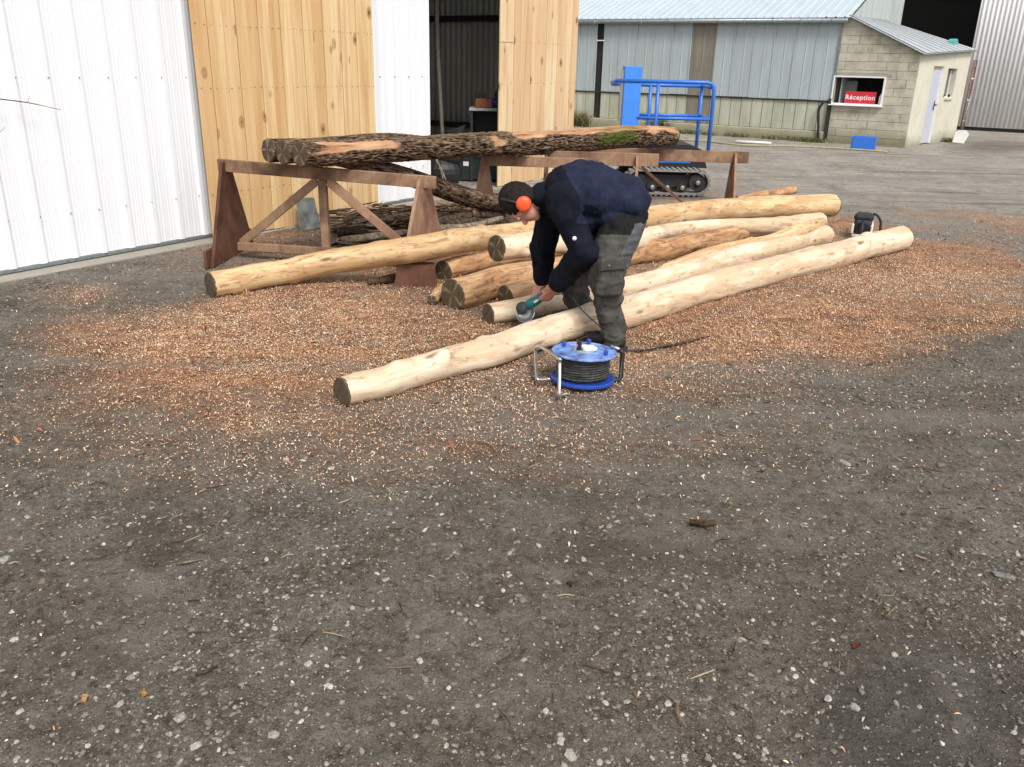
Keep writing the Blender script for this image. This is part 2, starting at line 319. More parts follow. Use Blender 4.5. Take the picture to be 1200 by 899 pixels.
# ------------------------------------------------------------------ where shavings lie (world ellipses)
def gx(x, y): return G(x, y)[:2]
_ST = [  # pixel centre, pixel half sizes, strength
    (330, 405, 200, 50, 1.), (420, 385, 170, 50, 1.), (180, 392, 130, 38, .6), (540, 420, 130, 32, .45), (900, 370, 220, 60, .95), (1060, 320, 150, 42, .95), (1130, 345, 90, 60, .7),
    (770, 415, 140, 36, .7), (640, 300, 330, 60, .6), (1000, 285, 170, 26, .7), (300, 465, 230, 40, .4), (590, 455, 190, 34, .38), (760, 430, 190, 50, .42), (430, 500, 420, 60, .2), (820, 410, 90, 40, .7)]
def to_px(xy):
    q = np.stack([xy[:, 0], xy[:, 1], np.full(len(xy), -H)], 1) @ R3
    z = np.maximum(q[:, 2], .05); return CX+F*q[:, 0]/z, CY+F*q[:, 1]/z, q[:, 2] > .3
def chipmask(xy):
    x, y, ok = to_px(xy); m = np.zeros(len(xy)); q3 = np.c_[xy, np.zeros(len(xy))]
    x = x+110*fbm(q3, 1.1, 4, 91); y = y+60*fbm(q3, 1.3, 4, 95)
    for cx, cy, rx, ry, s in _ST: m = np.maximum(m, s*np.clip(1.55-np.sqrt(((x-cx)/rx)**2+((y-cy)/ry)**2)*1.05, 0, 1))
    p3 = np.c_[xy, np.zeros(len(xy))]; n1 = fbm(p3, 2.3, 4, 5)*.5+.5; m = m*(.40+1.0*n1)
    return np.clip(m*1.2, 0, 1)*ok
def height(xy):
    p = np.c_[xy, np.zeros(len(xy))]; r = np.hypot(xy[:, 0], xy[:, 1])
    h = .012*fbm(p, .55, 2, 11)+.010*fbm(p, 4., 3, 12)*np.clip(1.6-r/14, .3, 1)+(.007*vnoise(p, 17, 13)+.010*vnoise(p, 42, 14)*(.6+.5*vnoise(p, 3.1, 15)))*np.clip(1.25-r/9, 0, 1)
    return h-.006+.022*chipmask(xy)*(fbm(p, 3, 2, 17)*.5+.6)*(r < 14)
def build_ground():
    # fan of rows about the viewer so that the relief is finest near by
    rows = np.concatenate([[-200., -60., -20.], np.linspace(-6, 1.1, 12), 1.1*np.exp(np.linspace(.01, math.log(12/1.1), 560)), 12*np.exp(np.linspace(.02, math.log(125), 110))]); cols = np.linspace(-1, 1, 560); cols = np.concatenate([[-12., -5., -2.4, -1.5, -1.15], np.sign(cols)*np.abs(cols)**1.1, [1.15, 1.5, 2.4, 5., 12.]]);    X = np.outer(np.maximum(np.abs(rows), 2.)*1.05+1.6, cols); Y = np.repeat(rows[:, None], len(cols), 1); xy = np.c_[X.ravel(), Y.ravel()]
    z = np.where(np.hypot(xy[:, 0], xy[:, 1]) < 60, height(xy), 0); z -= .03*((Y.ravel() > 35))
    co = np.c_[xy, z]; nr, nc = X.shape; idx = np.arange(nr*nc).reshape(nr, nc)
    f = np.stack([idx[:-1, :-1], idx[:-1, 1:], idx[1:, 1:], idx[1:, :-1]], -1).reshape(-1, 4)
    me = fast_mesh('ground', co, f); a = me.attributes.new('chip', 'FLOAT', 'POINT'); a.data.foreach_set('value', chipmask(xy))
    x, y, ok = to_px(xy); wet = np.clip(1.3-np.hypot((x-1090)/180, (y-840)/110), 0, 1)*ok
    wet = np.maximum(wet, .8*np.clip(1.2-np.hypot((x-1165)/90, (y-172)/12), 0, 1)*ok)
    dark = np.zeros(len(xy))  # dark soil patches; those under and between the logs also paint in contact shade
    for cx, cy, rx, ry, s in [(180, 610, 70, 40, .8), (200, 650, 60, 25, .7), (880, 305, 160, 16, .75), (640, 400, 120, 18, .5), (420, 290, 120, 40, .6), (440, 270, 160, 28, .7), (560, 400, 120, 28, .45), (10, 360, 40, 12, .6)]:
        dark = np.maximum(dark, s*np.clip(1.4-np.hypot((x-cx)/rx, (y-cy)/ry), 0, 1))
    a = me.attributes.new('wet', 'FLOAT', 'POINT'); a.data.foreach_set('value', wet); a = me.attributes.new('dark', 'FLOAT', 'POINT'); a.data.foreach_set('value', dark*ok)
    n = NT('yard_ground', .95, 0, .2); v = gpos(n); big = n.noise(v, .5, 4, .6); mid = n.noise(v, 5, 6, .7); fine = n.noise(v, 48, 6, .8); ff = n.noise(v, 230, 3, .7)
    c = n.ramp(n.math('ADD', n.math('MULTIPLY', mid, .45), n.math('MULTIPLY', fine, .55)), [(.36, (.045, .036, .027)), (.46, (.165, .142, .112)), (.55, (.255, .225, .184)), (.66, (.40, .36, .30))])
    c = n.mix(n.ramp(big, [(.38, 0.), (.62, .6)]), c, (.15, .115, .082)); c = n.mix(n.ramp(n.noise(v, 1.7, 5, .7, .5), [(.45, 0.), (.66, .5)]), c, (.28, .25, .21)); c = n.mix(n.ramp(n.noise(v, 30, 4, .7), [(.52, 0.), (.64, .75)]), c, (.055, .044, .036))
    vo = n.vor(v, 95, 'Color'); vd = n.vor(v, 95); sp = n.math('MULTIPLY', n.ramp(n.sep(vo, 0), [(.70, 0.), (.8, 1.)]), n.ramp(vd, [(.25, 1.), (.42, 0.)])); c = n.mix(n.math('MULTIPLY', sp, .8), c, (.33, .30, .27))
    far = n.ramp(n.math('MULTIPLY', n.sep(v, 1), .05), [(.28, 0.), (.62, 1.)]); fc = n.ramp(n.math('ADD', n.math('MULTIPLY', n.noise(n.rot_w(v), 1.3, 8, .75, .6), .7), n.math('MULTIPLY', fine, .3)), [(.36, (.24, .21, .175)), (.5, (.42, .38, .33)), (.62, (.52, .475, .42))])
    c = n.mix(far, c, fc)
    ch = n.attr('chip', 'Fac'); cc = n.ramp(n.math('ADD', n.math('MULTIPLY', fine, .6), n.math('MULTIPLY', n.noise(v, 9, 4), .4)), [(.35, (.17, .07, .034)), (.5, (.50, .25, .13)), (.62, (.78, .49, .29))]); cc = n.mix(n.ramp(n.noise(v, 2.2, 4, .6), [(.45, 0.), (.65, .6)]), cc, (.17, .075, .04)); c = n.mix(n.ramp(ch, [(.02, 0.), (.3, .35), (.75, .95)]), c, cc)
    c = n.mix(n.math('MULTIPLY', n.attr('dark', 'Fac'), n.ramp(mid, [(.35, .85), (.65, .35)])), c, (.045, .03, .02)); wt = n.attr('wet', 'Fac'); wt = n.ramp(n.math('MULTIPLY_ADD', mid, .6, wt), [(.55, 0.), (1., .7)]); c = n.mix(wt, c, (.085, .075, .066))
    c = n.mix(n.ramp(n.noise(v, 9, 5, .7, 1.), [(.5, 0.), (.66, .55)]), c, (.10, .075, .052)); c = n.mix(n.ramp(n.noise(n.map(v, (1, 1, 1), (7, 3, 0)), 3.2, 5, .7), [(.52, 0.), (.7, .5)]), c, (.36, .33, .28))
    rut = n.noise(n.map(v, (.22, 2.1, 1), (0, 0, 0), (0, 0, .75)), 1., 4, .55); c = n.mix(n.ramp(rut, [(.52, 0.), (.64, .6)]), c, (.27, .245, .21)); c = n.mix(n.ramp(rut, [(.34, .5), (.42, 0.)]), c, (.105, .085, .065))
    sk = n.noise(v, 150, 4, .85); c = n.mix(n.ramp(sk, [(.5, 0.), (.64, .8)]), c, n.mix(.5, c, (0.005, .004, .003))); c = n.mix(n.ramp(sk, [(.36, .5), (.46, 0.)]), c, n.mix(.45, c, (.5, .46, .38)))
    n.col(c); n.rough(n.ramp(wt, [(0., .95), (.7, .5)])); n.bump(n.math('ADD', fine, n.math('ADD', n.math('MULTIPLY', ff, .5), n.math('MULTIPLY', sp, .6))), 1., .02)
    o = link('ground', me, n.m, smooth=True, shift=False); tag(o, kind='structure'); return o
def fast_mesh(name, co, faces, nper=None):
    me = bpy.data.meshes.new(name); k = faces.shape[1]; me.vertices.add(len(co)); me.vertices.foreach_set('co', np.ascontiguousarray(co, dtype=np.float32).ravel())
    me.loops.add(faces.size); me.loops.foreach_set('vertex_index', faces.astype(np.int32).ravel()); me.polygons.add(len(faces))
    me.polygons.foreach_set('loop_start', np.arange(0, faces.size, k, dtype=np.int32)); me.update(calc_edges=True); me.validate(); return me
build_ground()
# ------------------------------------------------------------------ sheets of cladding
def rib_profile(width, pitch=.25, rw=.035, rh=.03, minor=2):
    pr = []; n = int(round(width/pitch)); pitch = width/n
    for i in range(n):
        b = i*pitch; m = b+pitch/2; pr += [(b, 0)]
        for k in range(minor):
            q = b+(pitch/2-rw)*(k+1)/(minor+1); pr += [(q-.006, 0), (q-.003, .003), (q+.003, .003), (q+.006, 0)]
        pr += [(m-rw, 0), (m-rw*.55, rh), (m+rw*.55, rh), (m+rw, 0)]
        for k in range(minor):
            q = m+rw+(pitch/2-rw)*(k+1)/(minor+1); pr += [(q-.006, 0), (q-.003, .003), (q+.003, .003), (q+.006, 0)]
    return pr+[(width, 0)]
def wave_profile(width, pitch=.09, a=.012, k=6):
    n = max(1, int(round(width/pitch))); return [(width*i/(n*k), a+a*math.sin(2*math.pi*i/k)) for i in range(n*k+1)]
def sheet(name, o, d, v, nn, prof, mat, parent, th=.003, smooth=False, vt=None):
    """o origin, d run direction, v height vector, nn outward normal"""
    o, d, v, nn = [np.array(q, float) for q in (o, d, v, nn)]; m = MB(); n = len(prof)
    a = [o+d*s+nn*h for s, h in prof]; b = [p+(vt(s) if vt else v) for p, (s, h) in zip(a, prof)]
    a2 = [p-nn*th for p in a]; b2 = [p-nn*th for p in b]
    f = [[i, i+1, n+i+1, n+i] for i in range(n-1)]+[[2*n+i+1, 2*n+i, 3*n+i, 3*n+i+1] for i in range(n-1)]+[[i+1, i, 2*n+i, 2*n+i+1] for i in range(n-1)]+[[n+i, n+i+1, 3*n+i+1, 3*n+i] for i in range(n-1)]+[[0, n, 3*n, 2*n], [n-1, 3*n-1, 4*n-1, 2*n-1]]
    if np.cross(d, v) @ nn < 0: f = [q[::-1] for q in f]
    m.add(a+b+a2+b2, f); return m.build(name, mat, parent, smooth)
# ------------------------------------------------------------------ white shed with timber sliding doors
W0 = G(0, 325); NS = np.array([WD[1], -WD[0], 0])      # outward normal of the shed front
def wp(s, off=0, z=0): return W0+WD*s+NS*off+UP*z
def sof(x, y, off=0.):
    p = wp(0, off); q = onp(x, y, p, p+WD); return float((q-p) @ WD)
shed = thing('metal_shed', wp(4.5), 'tall white ribbed metal shed with pine board doors and a dark open bay', 'shed')
TOP = 3.9; S0, S1, S2, S3, SE = -6.0, 2.02, 4.42, 5.38, 9.06
def clad_wall(a, b):
    n = max(1, int(round((b-a)/1.0))); w = (b-a)/n
    for i in range(n):
        sheet('cladding_sheet', wp(a+i*w, .004*(i % 2), .05), WD, UP*(TOP-.05), NS, rib_profile(w+.01, .25), WHITE_SHEET, shed)
clad_wall(S0-.0, 2.30); clad_wall(4.30, S3)
m = MB(); m.box(wp((S0+SE)/2-.4, -.08, 3.3), WD*((SE-S0)/2+.3), NS*.05, UP*.06); m.build('lintel_rail', GALV, shed)
for s in (S0, 4.2, 7.5, SE-.06):
    m = MB(); m.box(wp(s, -.16, 1.95), WD*.05, NS*.05, UP*1.95); m.build('steel_post', DKGREY, shed)
# screws on the sheets
m = MB()
for z in (1.46, .42, 2.6):
    for k in range(-20, 21):
        s = .125+k*.25
        if s < 2. and s > S0: m.box(wp(s, .034, z), WD*.004, NS*.005, UP*.004)
    for k in range(4): m.box(wp(4.45+.25*k, .034, z), WD*.006, NS*.006, UP*.006)
m.build('screw_row', GALV, shed)
# bottom trim
m = MB(); m.box(wp((S0+2.0)/2, .012, .035), WD*((2.0-S0)/2), NS*.012, UP*.012); m.build('base_trim', GALV, shed)
m = MB(); m.box(wp(4.9, .012, .035), WD*.48, NS*.012, UP*.012); m.build('base_trim', GALV, shed)
# timber doors: every board a piece of its own
def board_door(off, sA, sB, widths, z0, z1, mat, joints=()):
    d = MB(); d.box(wp((sA+sB)/2, off-.035, (z0+z1)/2+.05), WD*((sB-sA)/2-.02), NS*.012, UP*((z1-z0)/2-.08)); door = d.build('sliding_door', SEAM, shed)
    tot = sum(widths); s = sA
    for i, w in enumerate(widths):
        w = w/tot*(sB-sA); g = .0035; up = .006*(i % 2)*(1 if len(widths) > 3 else 0); zb = z0+random.uniform(-.006, .006)
        segs = [(zb, z1)] if i not in joints else [(zb, joints[i]), (joints[i]+.005, z1)]
        for a, b in segs:
            m = MB(); m.box(wp(s+w/2, off-.0115+up+random.uniform(0, .003), (a+b)/2), WD*(w/2-g), NS*.0115, UP*(b-a)/2, ch=.0028); m.build('board', mat, door)
        s += w
    m = MB()
    for zz in (z0+.42, z0+1.35, z0+1.88 if z1 > 2 else z0+1.5):
        s = sA
        for i, w in enumerate(widths):
            w = w/tot*(sB-sA)
            for q in (.2, .8): m.box(wp(s+w*q, off+.005, zz+random.uniform(-.006, .006)), WD*.003, NS*.0045, UP*.003)
            s += w
    tag(m.build('nail_row', SEAM, door), kind='stuff')
    return door
OFF1 = .17
a = sof(250, 272, OFF1); b = sof(444, 245, OFF1)
W1 = [17, 19, 15, 14, 13.5, 15, 14, 15, 16, 14, 15, 13, 14, 13, 12, 15, 13]
pa = G(300, 271.)
board_door(OFF1, a, b, W1, .02, 3.6, PINE)
a = sof(585, 120, OFF1-.02); b = sof(674, 100, OFF1-.02)
board_door(OFF1-.02, a, b, [26, 13, 21, 13, 18, 12, 13, 19, 12, 14], .02, 3.6, PINE2, {0: float(onp(590, 50, wp(0, .15), wp(1, .15))[2])})
# far end wall, back wall and roof of the shed
def ip(t, z=0): return wp(SE, -.02, z)+UD*t
for i in range(8): sheet('end_wall_sheet', ip(.02+i*1.0, .0), UD, UP*TOP, -WD, wave_profile(1.01, .11, .014), DIM_SHEET, shed, .004, True)
for z in (.62, 2.3, 3.3):
    m = MB(); m.box(ip(4., z)-WD*.06, UD*4, WD*.03, UP*.045); m.build('wall_rail', DKGREY, shed)
sheet('back_wall', wp(S0, -8.0), WD, UP*TOP, NS, wave_profile(SE-S0, .2, .014, 4), DIM_SHEET, shed, .004)
sheet('near_end_wall', wp(S0, -.1), -NS, UP*TOP, -WD, wave_profile(7.9, .2, .014, 4), WHITE_SHEET, shed, .004)
m = MB(); m.box(wp((S0+SE)/2, -3.9, TOP+.08), WD*((SE-S0)/2+.3), NS*4.4, UP*.05); m.build('roof', GALV, shed)
m = MB(); m.tube([P(511, -60, 12.9), P(512, 40, 12.9), P(516, 117, 12.9), P(519, 170, 12.9)], [.035, .035, .03, .03], 8, samples=10); m.build('roof_prop', plain('pale_timber_pole', (.17, .16, .12), .8), shed, True)
# concrete footing along the shed
m = MB(); m.box(wp((S0+9)/2-.3, -.02, -.09), WD*((9-S0)/2), NS*.2, UP*.105, ch=.01); tag(m.build('shed_footing', CONC), kind='structure')
# ------------------------------------------------------------------ long building with the reception annexe
C0 = G(1060, 173); NF = -WD                              # front faces the viewer
def fp(s, z=0, off=0.): return C0+UD*s+UP*z+NF*off
barn = thing('long_barn', fp(8), 'long low barn in blue grey sheets above a stained cream base', 'barn')
BX0, BX1 = 1.80, 15.0; ZM, ZT = .95, 2.70
seg = [(BX0, 4.78, BLUEGREY), (4.78, 5.42, BROWN_SHEET), (5.42, 7.93, BLUEGREY), (8.12, BX1, BLUEGREY)]
for a, b, mt in seg:
    n = max(1, int(round((b-a)/.52))); w = (b-a)/n
    for i in range(n):
        sheet('upper_sheet', fp(a+i*w, ZM+random.uniform(-.012, .012), .004*(i % 2)), UD, UP*(ZT-ZM), NF, [(0, 0), (.006, .016), (.03, .016), (.04, 0), (w/2-.02, 0), (w/2, .010), (w/2+.02, 0), (w-.012, 0), (w-.004, .0)], mt, barn)
    n = max(1, int(round((b-a)/.27))); w = (b-a)/n
    for i in range(n):
        if a+i*w > 10.5: continue
        m = MB(); z0 = .26 if mt is not BROWN_SHEET else .2; zz = ZM-.03+random.uniform(-.01, .005)
        m.box(fp(a+(i+.5)*w, (z0+zz)/2, -.02+random.uniform(-.006, .006)), UD*(w/2-.007), NF*.01, UP*(zz-z0)/2); m.build('base_board', BROWN_SHEET if mt is BROWN_SHEET else CREAM_SHEET, barn)
m = MB(); m.box(fp((BX0+BX1)/2, ZM-.015, .012), UD*((BX1-BX0)/2), NF*.012, UP*.016); m.build('drip_strip', SEAM, barn)
m = MB(); m.box(fp((BX0+BX1)/2, ZT/2, -.12), UD*((BX1-BX0)/2), NF*.05, UP*ZT/2); m.build('inner_wall', SEAM, barn)
m = MB(); m.box(fp((BX0+BX1)/2, .115, -.01), UD*((BX1-BX0)/2), NF*.07, UP*.135, ch=.015); m.build('plinth', CONC_G, barn)
m = MB(); m.box(fp(8.02, 2.24, .01), UD*.11, NF*.01, UP*.012); m.build('bracket', WINF, barn)
m = MB(); m.tube([fp(BX0-.16, 2.70, .16), fp(BX1, 2.70, .16)], .055, 12); g_ = m.build('gutter', GALV, barn, True)
for i in range(18):
    m = MB(); m.lathe(fp(2.0+i*.68, 2.70, .16)-UD*.012, [(.06, 0), (.06, .024)], 12, UD); m.build('gutter_joint', STEEL if i % 2 else GALV, g_)
m = MB(); m.tube([fp(1.93, .95, .05), fp(2.02, .75, .1), fp(1.98, .4, .1), fp(1.93, .05, .12)], .03, 8, samples=10); m.build('drain_pipe', BLACK, barn, True)
m = MB(); m.box(fp(1.81, .50, .03), UD*.035, NF*.03, UP*.50); m.build('base_post', SEAM, barn)
m = MB(); m.box(fp(1.775, 1.8, .02), UD*.018, NF*.02, UP*.85); m.build('edge_trim', GALV, barn)
# roof: slope chosen from the verge seen in the photograph
_e = fp(1.62, 2.78, .12); _best = None
RS = .36; ROOFV = (WD+UP*RS)*6.2
n = 22; w = (BX1+.2-1.60)/n
for i in range(n):
    sheet('roof_sheet', fp(1.60+i*w, 2.76+.003*(i % 2), .2), UD, ROOFV, nrm(np.array([-WD[0]*RS, -WD[1]*RS, 1.])), rib_profile(w+.01, .2, .028, .02, 0), ROOF, barn)
m = MB(); m.prism([fp(1.66, 0, -.1), fp(1.66, 0, -6.), fp(1.66, 2.7+5.8*RS, -6.), fp(1.66, 2.66, -.1)], UD*.1)
# gable sheets above the annexe
for i in range(6):
    t = .05+i*1.0
    sheet('gable_sheet', fp(1.64, 0, 0)+WD*t, WD, UP*3, -UD, wave_profile(1.0, .16, .012, 4), GABLE, barn, vt=lambda s, t=t: UP*(2.74+RS*(t+s)))
m.build('gable_wall', SEAM, barn)
# annexe
ann = thing('reception_annexe', fp(.9), 'small block built annexe with a serving window, red sign and pale side door', 'building')
ztop = lambda s: 2.02+(2.78-2.02)*s/1.66          # underside of the roof along the front
WIN = (.66, 1.78, .89, 1.50)                       # serving window: s0, s1, z0, z1
def clip(poly, fn):
    out = []
    for i in range(len(poly)):
        a, b = poly[i], poly[(i+1) % len(poly)]; fa, fb = fn(a), fn(b)
        if fa >= 0: out.append(a)
        if fa*fb < 0: t = fa/(fa-fb); out.append((a[0]+(b[0]-a[0])*t, a[1]+(b[1]-a[1])*t))
    return out
def rect_minus(r, h):
    a, b, c, d = r; x0, x1, y0, y1 = h
    if b <= x0 or a >= x1 or d <= y0 or c >= y1: return [r]
    o = []
    if a < x0: o.append((a, x0, c, d))
    if b > x1: o.append((x1, b, c, d))
    A, B = max(a, x0), min(b, x1)
    if c < y0: o.append((A, B, c, y0))
    if d > y1: o.append((A, B, y1, d))
    return o
fw = MB(); fwall = None; rects = rect_minus((0.02, 1.74, -.05, 2.9), WIN)
for r in [(0.02, WIN[0], -.05, 2.9), (WIN[1]-.03, 1.76, -.05, 2.9), (WIN[0], WIN[1]-.03, -.05, WIN[2]), (WIN[0], WIN[1]-.03, WIN[3], 2.9)]:
    pl = clip([(r[0], r[2]), (r[1], r[2]), (r[1], r[3]), (r[0], r[3])], lambda p: ztop(p[0])-p[1])
    if len(pl) > 2: fw.prism([fp(s, z, -.010) for s, z in pl], -NF*.12)
fwall = fw.build('front_wall', MORTAR, ann)
bh, bl = .185, .46
for j in range(16):
    z0 = -.02+j*bh; sh = (j % 2)*bl/2
    for i in range(-1, 6):
        a = i*bl+sh-.02+random.uniform(-.01, .01)
        rr = (max(a, .0)+.0045, min(a+bl, 1.765)-.0045, z0+.0045, z0+bh-.0045)
        if rr[1]-rr[0] < .03: continue
        for q in rect_minus(rr, (WIN[0]-.01, WIN[1]+.02, WIN[2]-.01, WIN[3]+.085)):
            if q[1]-q[0] < .02 or q[3]-q[2] < .015: continue
            pl = clip([(q[0], q[2]), (q[1], q[2]), (q[1], q[3]), (q[0], q[3])], lambda p: ztop(p[0])-.015-p[1])
            if len(pl) < 3: continue
            m = MB(); m.prism([fp(s, z, -.012) for s, z in pl], NF*(.012+random.uniform(-.003, .004))); m.build('block', BLOCK, fwall)
m = MB(); m.box(fp((WIN[0]+WIN[1])/2-.08, WIN[3]+.045, .004), UD*.62, NF*.012, UP*.034, ch=.006); m.build('lintel', CONC, fwall)
# window frame, room and sign
wf = MB(); sm, zm = (WIN[0]+WIN[1])/2, (WIN[2]+WIN[3])/2; hw, hz = (WIN[1]-WIN[0])/2, (WIN[3]-WIN[2])/2
for c, a, b in [((sm, WIN[2]), hw+.02, .022), ((sm, WIN[3]), hw+.02, .016)]: wf.box(fp(c[0], c[1], .0), UD*a, NF*.05, UP*b)
for s in (WIN[0], WIN[1]): wf.box(fp(s, zm, -.003), UD*.018, NF*.05, UP*(hz-.018))
wfr = wf.build('window', WINF, ann); m = MB(); m.box(fp(sm, WIN[2]-.02, .06), UD*(hw+.04), NF*.05, UP*.012); m.build('sill', WINF, wfr)
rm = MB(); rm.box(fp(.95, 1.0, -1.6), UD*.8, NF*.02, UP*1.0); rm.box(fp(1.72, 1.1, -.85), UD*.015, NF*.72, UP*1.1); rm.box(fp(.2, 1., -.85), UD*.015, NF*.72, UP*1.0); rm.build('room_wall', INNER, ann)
m = MB(); m.box(fp(1.50, 1.22, -.55), UD*.13, NF*.02, UP*.18); m.build('room_panel', PALEINT, ann)
m = MB(); m.box(fp(sm, .84, -.3), UD*(hw-.03), NF*.22, UP*.02); m.build('counter', PALEINT, ann)
p00 = onp(989, 121, fp(0, 0, -.06), fp(1, 0, -.06)); p11 = onp(1027.5, 108.5, fp(0, 0, -.06), fp(1, 0, -.06)); sc = (p00+p11)/2; sw = np.linalg.norm((p00-p11)[:2])/2; sz0 = WIN[2]+.024; sz1 = p11[2]+.005
sc[2] = (sz0+sz1)/2; m = MB(); m.box(sc, UD*sw, NF*.008, UP*(sz1-sz0)/2, ch=.003); sg = m.build('reception_sign', RED); tag(sg, 'red sign with white lettering standing in the serving window', 'sign')
cu = bpy.data.curves.new('lettering', 'FONT'); cu.body = 'Réception'; cu.align_x = 'CENTER'; cu.align_y = 'CENTER'; cu.size = .146; cu.offset = .003; cu.extrude = .001; cu.space_character = 1.12
to = bpy.data.objects.new('tmp_text', cu); COL.objects.link(to); bpy.context.view_layer.update()
tm = bpy.data.meshes.new_from_object(to.evaluated_get(bpy.context.evaluated_depsgraph_get())); bpy.data.objects.remove(to)
M3 = Matrix(((-UD[0], 0, NF[0]), (-UD[1], 0, NF[1]), (0, 1, 0))).to_4x4(); tm.transform(Matrix.Translation(Vector(sc+NF*.0105))@M3); link('lettering', tm, WHITE_P, sg)
bp = onp(1031, 122, fp(0, 0, -.05), fp(1, 0, -.05)); bp[2] = sz0; m = MB(); m.lathe(bp, [(.035, 0), (.038, .01), (.038, .17), (.02, .2), (.014, .21), (.014, .235)], 16); tag(m.build('bottle', WHITE_P, smooth=True), 'white bottle standing right of the red sign on the window ledge', 'bottle')
# side wall of the annexe
C1 = G(1118, 163.5); SD = nrm(C1-C0); SNn = np.array([SD[1], -SD[0], 0]); SL = float(np.linalg.norm(C1-C0))
def sp(t, z=0, off=0.): return C0+SD*t+UP*z+SNn*off
def st(x, y): q = onp(x, y, C0, C1); return float((q-C0) @ SD), q[2]
sh_ = lambda t: 2.0+.16*t/SL
DO = (1.06, 1.86, 0., 1.80); SW = (2.18, 2.92, 1.06, 1.76); sw_ = MB()
cutz = [(0, DO[0], 0, 3), (DO[0], DO[1], DO[3], 3), (DO[1], SW[0], 0, 3), (SW[0], SW[1], 0, SW[2]), (SW[0], SW[1], SW[3], 3), (SW[1], SL, 0, 3)]
for a, b, c, d in cutz:
    pl = clip([(a, c-.03), (b, c-.03), (b, d), (a, d)], lambda p: sh_(p[0])-p[1]); sw_.prism([sp(t, z) for t, z in pl], -SNn*.16)
sideW = sw_.build('side_wall', PLASTER, ann)
m = MB(); m.box(sp((DO[0]+DO[1])/2, .86, -.07), SD*.385, SNn*.02, UP*.84, ch=.004); dr = m.build('door', DOORG, ann)
m = MB(); m.tube([sp(DO[1]-.12, .90, -.05), sp(DO[1]-.12, .90, .01), sp(DO[1]-.26, .90, .012)], .014, 8); m.box(sp(DO[1]-.12, .88, -.045), SD*.02, SNn*.006, UP*.11); m.build('handle', BLACK, dr)
m = MB(); m.box(sp((DO[0]+DO[1])/2, 1.75, -.08), SD*.385, SNn*.02, UP*.045); m.build('transom', ORANGE_W, dr)
for a in (DO[0]+.006, DO[1]-.006): m = MB(); m.box(sp(a, .9, -.04), SD*.012, SNn*.035, UP*.895); m.build('door_jamb', WINF, dr)
m = MB(); m.box(sp((SW[0]+SW[1])/2, 1.41, -.12), SD*.37, SNn*.008, UP*.35); wn = m.build('side_window', NT('old_glass', .15, 0, .6).col((.06, .07, .065)), ann)
m = MB(); m.box(sp(SW[0]+.2, 1.41, -.1), SD*.17, SNn*.006, UP*.33); m.build('curtain', plain('grey_curtain', (.3, .3, .26), .9), wn)
m = MB(); m.box(sp(SW[1]-.13, 1.36, -.1), SD*.02, SNn*.012, UP*.33); m.box(sp((SW[0]+SW[1])/2, 1.07, -.08), SD*.37, SNn*.04, UP*.015); m.build('sash', WINF, wn)
m = MB(); m.box(sp((SW[0]+SW[1])/2+.03, 1.03, .01), SD*.3, SNn*.03, UP*.02); m.build('outer_sill', PLASTER, wn)
for q in (.1, .55): m = MB(); m.ell(sp(SW[0]+q, 1.10, -.03), SD*.05, SNn*.03, UP*.04); m.build('hinge_catch', BLACK, wn, True)
# lean-to roof
Ra = fp(1.64, 2.82, .1); Rb = fp(-.1, 2.03, .1); Rc = sp(SL+.05, 2.20, .09); Rd = fp(1.64, 2.82, 0)+WD*3.9; Rd[2] = 2.90
nq = 9
for i in range(nq):
    t0, t1 = i/nq, (i+1)/nq; A_, B_, C_, D_ = Rb+(Rc-Rb)*t0, Rb+(Rc-Rb)*t1, Ra+(Rd-Ra)*t1, Ra+(Rd-Ra)*t0
    m = MB(); nv = UP; rib = .035
    k = nrm(B_-A_)
    pr = [(0, 0), (.0, .02), (.03, .02), (.045, 0)]; L0 = np.linalg.norm(B_-A_); L1 = np.linalg.norm(C_-D_)
    prf = [(0, .012), (.05, .012), (.09, 0), (.53, 0), (.56, .005), (.60, .005), (.63, 0), (1.0, 0)]
    lo = [A_+(B_-A_)*s+UP*h for s, h in prf]; hi = [D_+(C_-D_)*s+UP*h for s, h in prf]; nn_ = len(prf)
    lo2 = [p-UP*.006 for p in lo]; hi2 = [p-UP*.006 for p in hi]
    m.add(lo+hi+lo2+hi2, [[q, q+1, nn_+q+1, nn_+q] for q in range(nn_-1)]+[[2*nn_+q+1, 2*nn_+q, 3*nn_+q, 3*nn_+q+1] for q in range(nn_-1)]+[[q+1, q, 2*nn_+q, 2*nn_+q+1] for q in range(nn_-1)]+[[0, nn_, 3*nn_, 2*nn_]])
    m.build('lean_to_sheet', ROOF2, ann)
m = MB(); m.tube([Ra-UP*.03, Rb-UP*.03], .022, 6); m.build('verge_trim', GALV, ann); m = MB(); m.tube([Rb-UP*.03, Rc-UP*.03], .02, 6); m.build('eave_trim', GALV, ann)
m = MB(); m.prism([C1+UP*-.02, C1+UP*2.14, Rd-UP*.1, np.array([Rd[0], Rd[1], -.02])], WD*.1); m.build('rear_wall', PLASTER, ann)
# items on and by the annexe
m = MB(); p = sp(3.3, 2.21, -.35); m.prism([p-SD*.15-SNn*.1, p+SD*.16-SNn*.1, p+SD*.13-SNn*.08+UP*.15, p+SD*.02-SNn*.08+UP*.22, p-SD*.13-SNn*.08+UP*.16], SNn*.18); m.box(p+SD*.2+UP*.07, SD*.07, SNn*.08, UP*.07, ch=.02); o = m.build('tarp_bundle', TEALT); tag(o, 'turquoise bundle lying at the far corner of the lean-to roof', 'bundle')
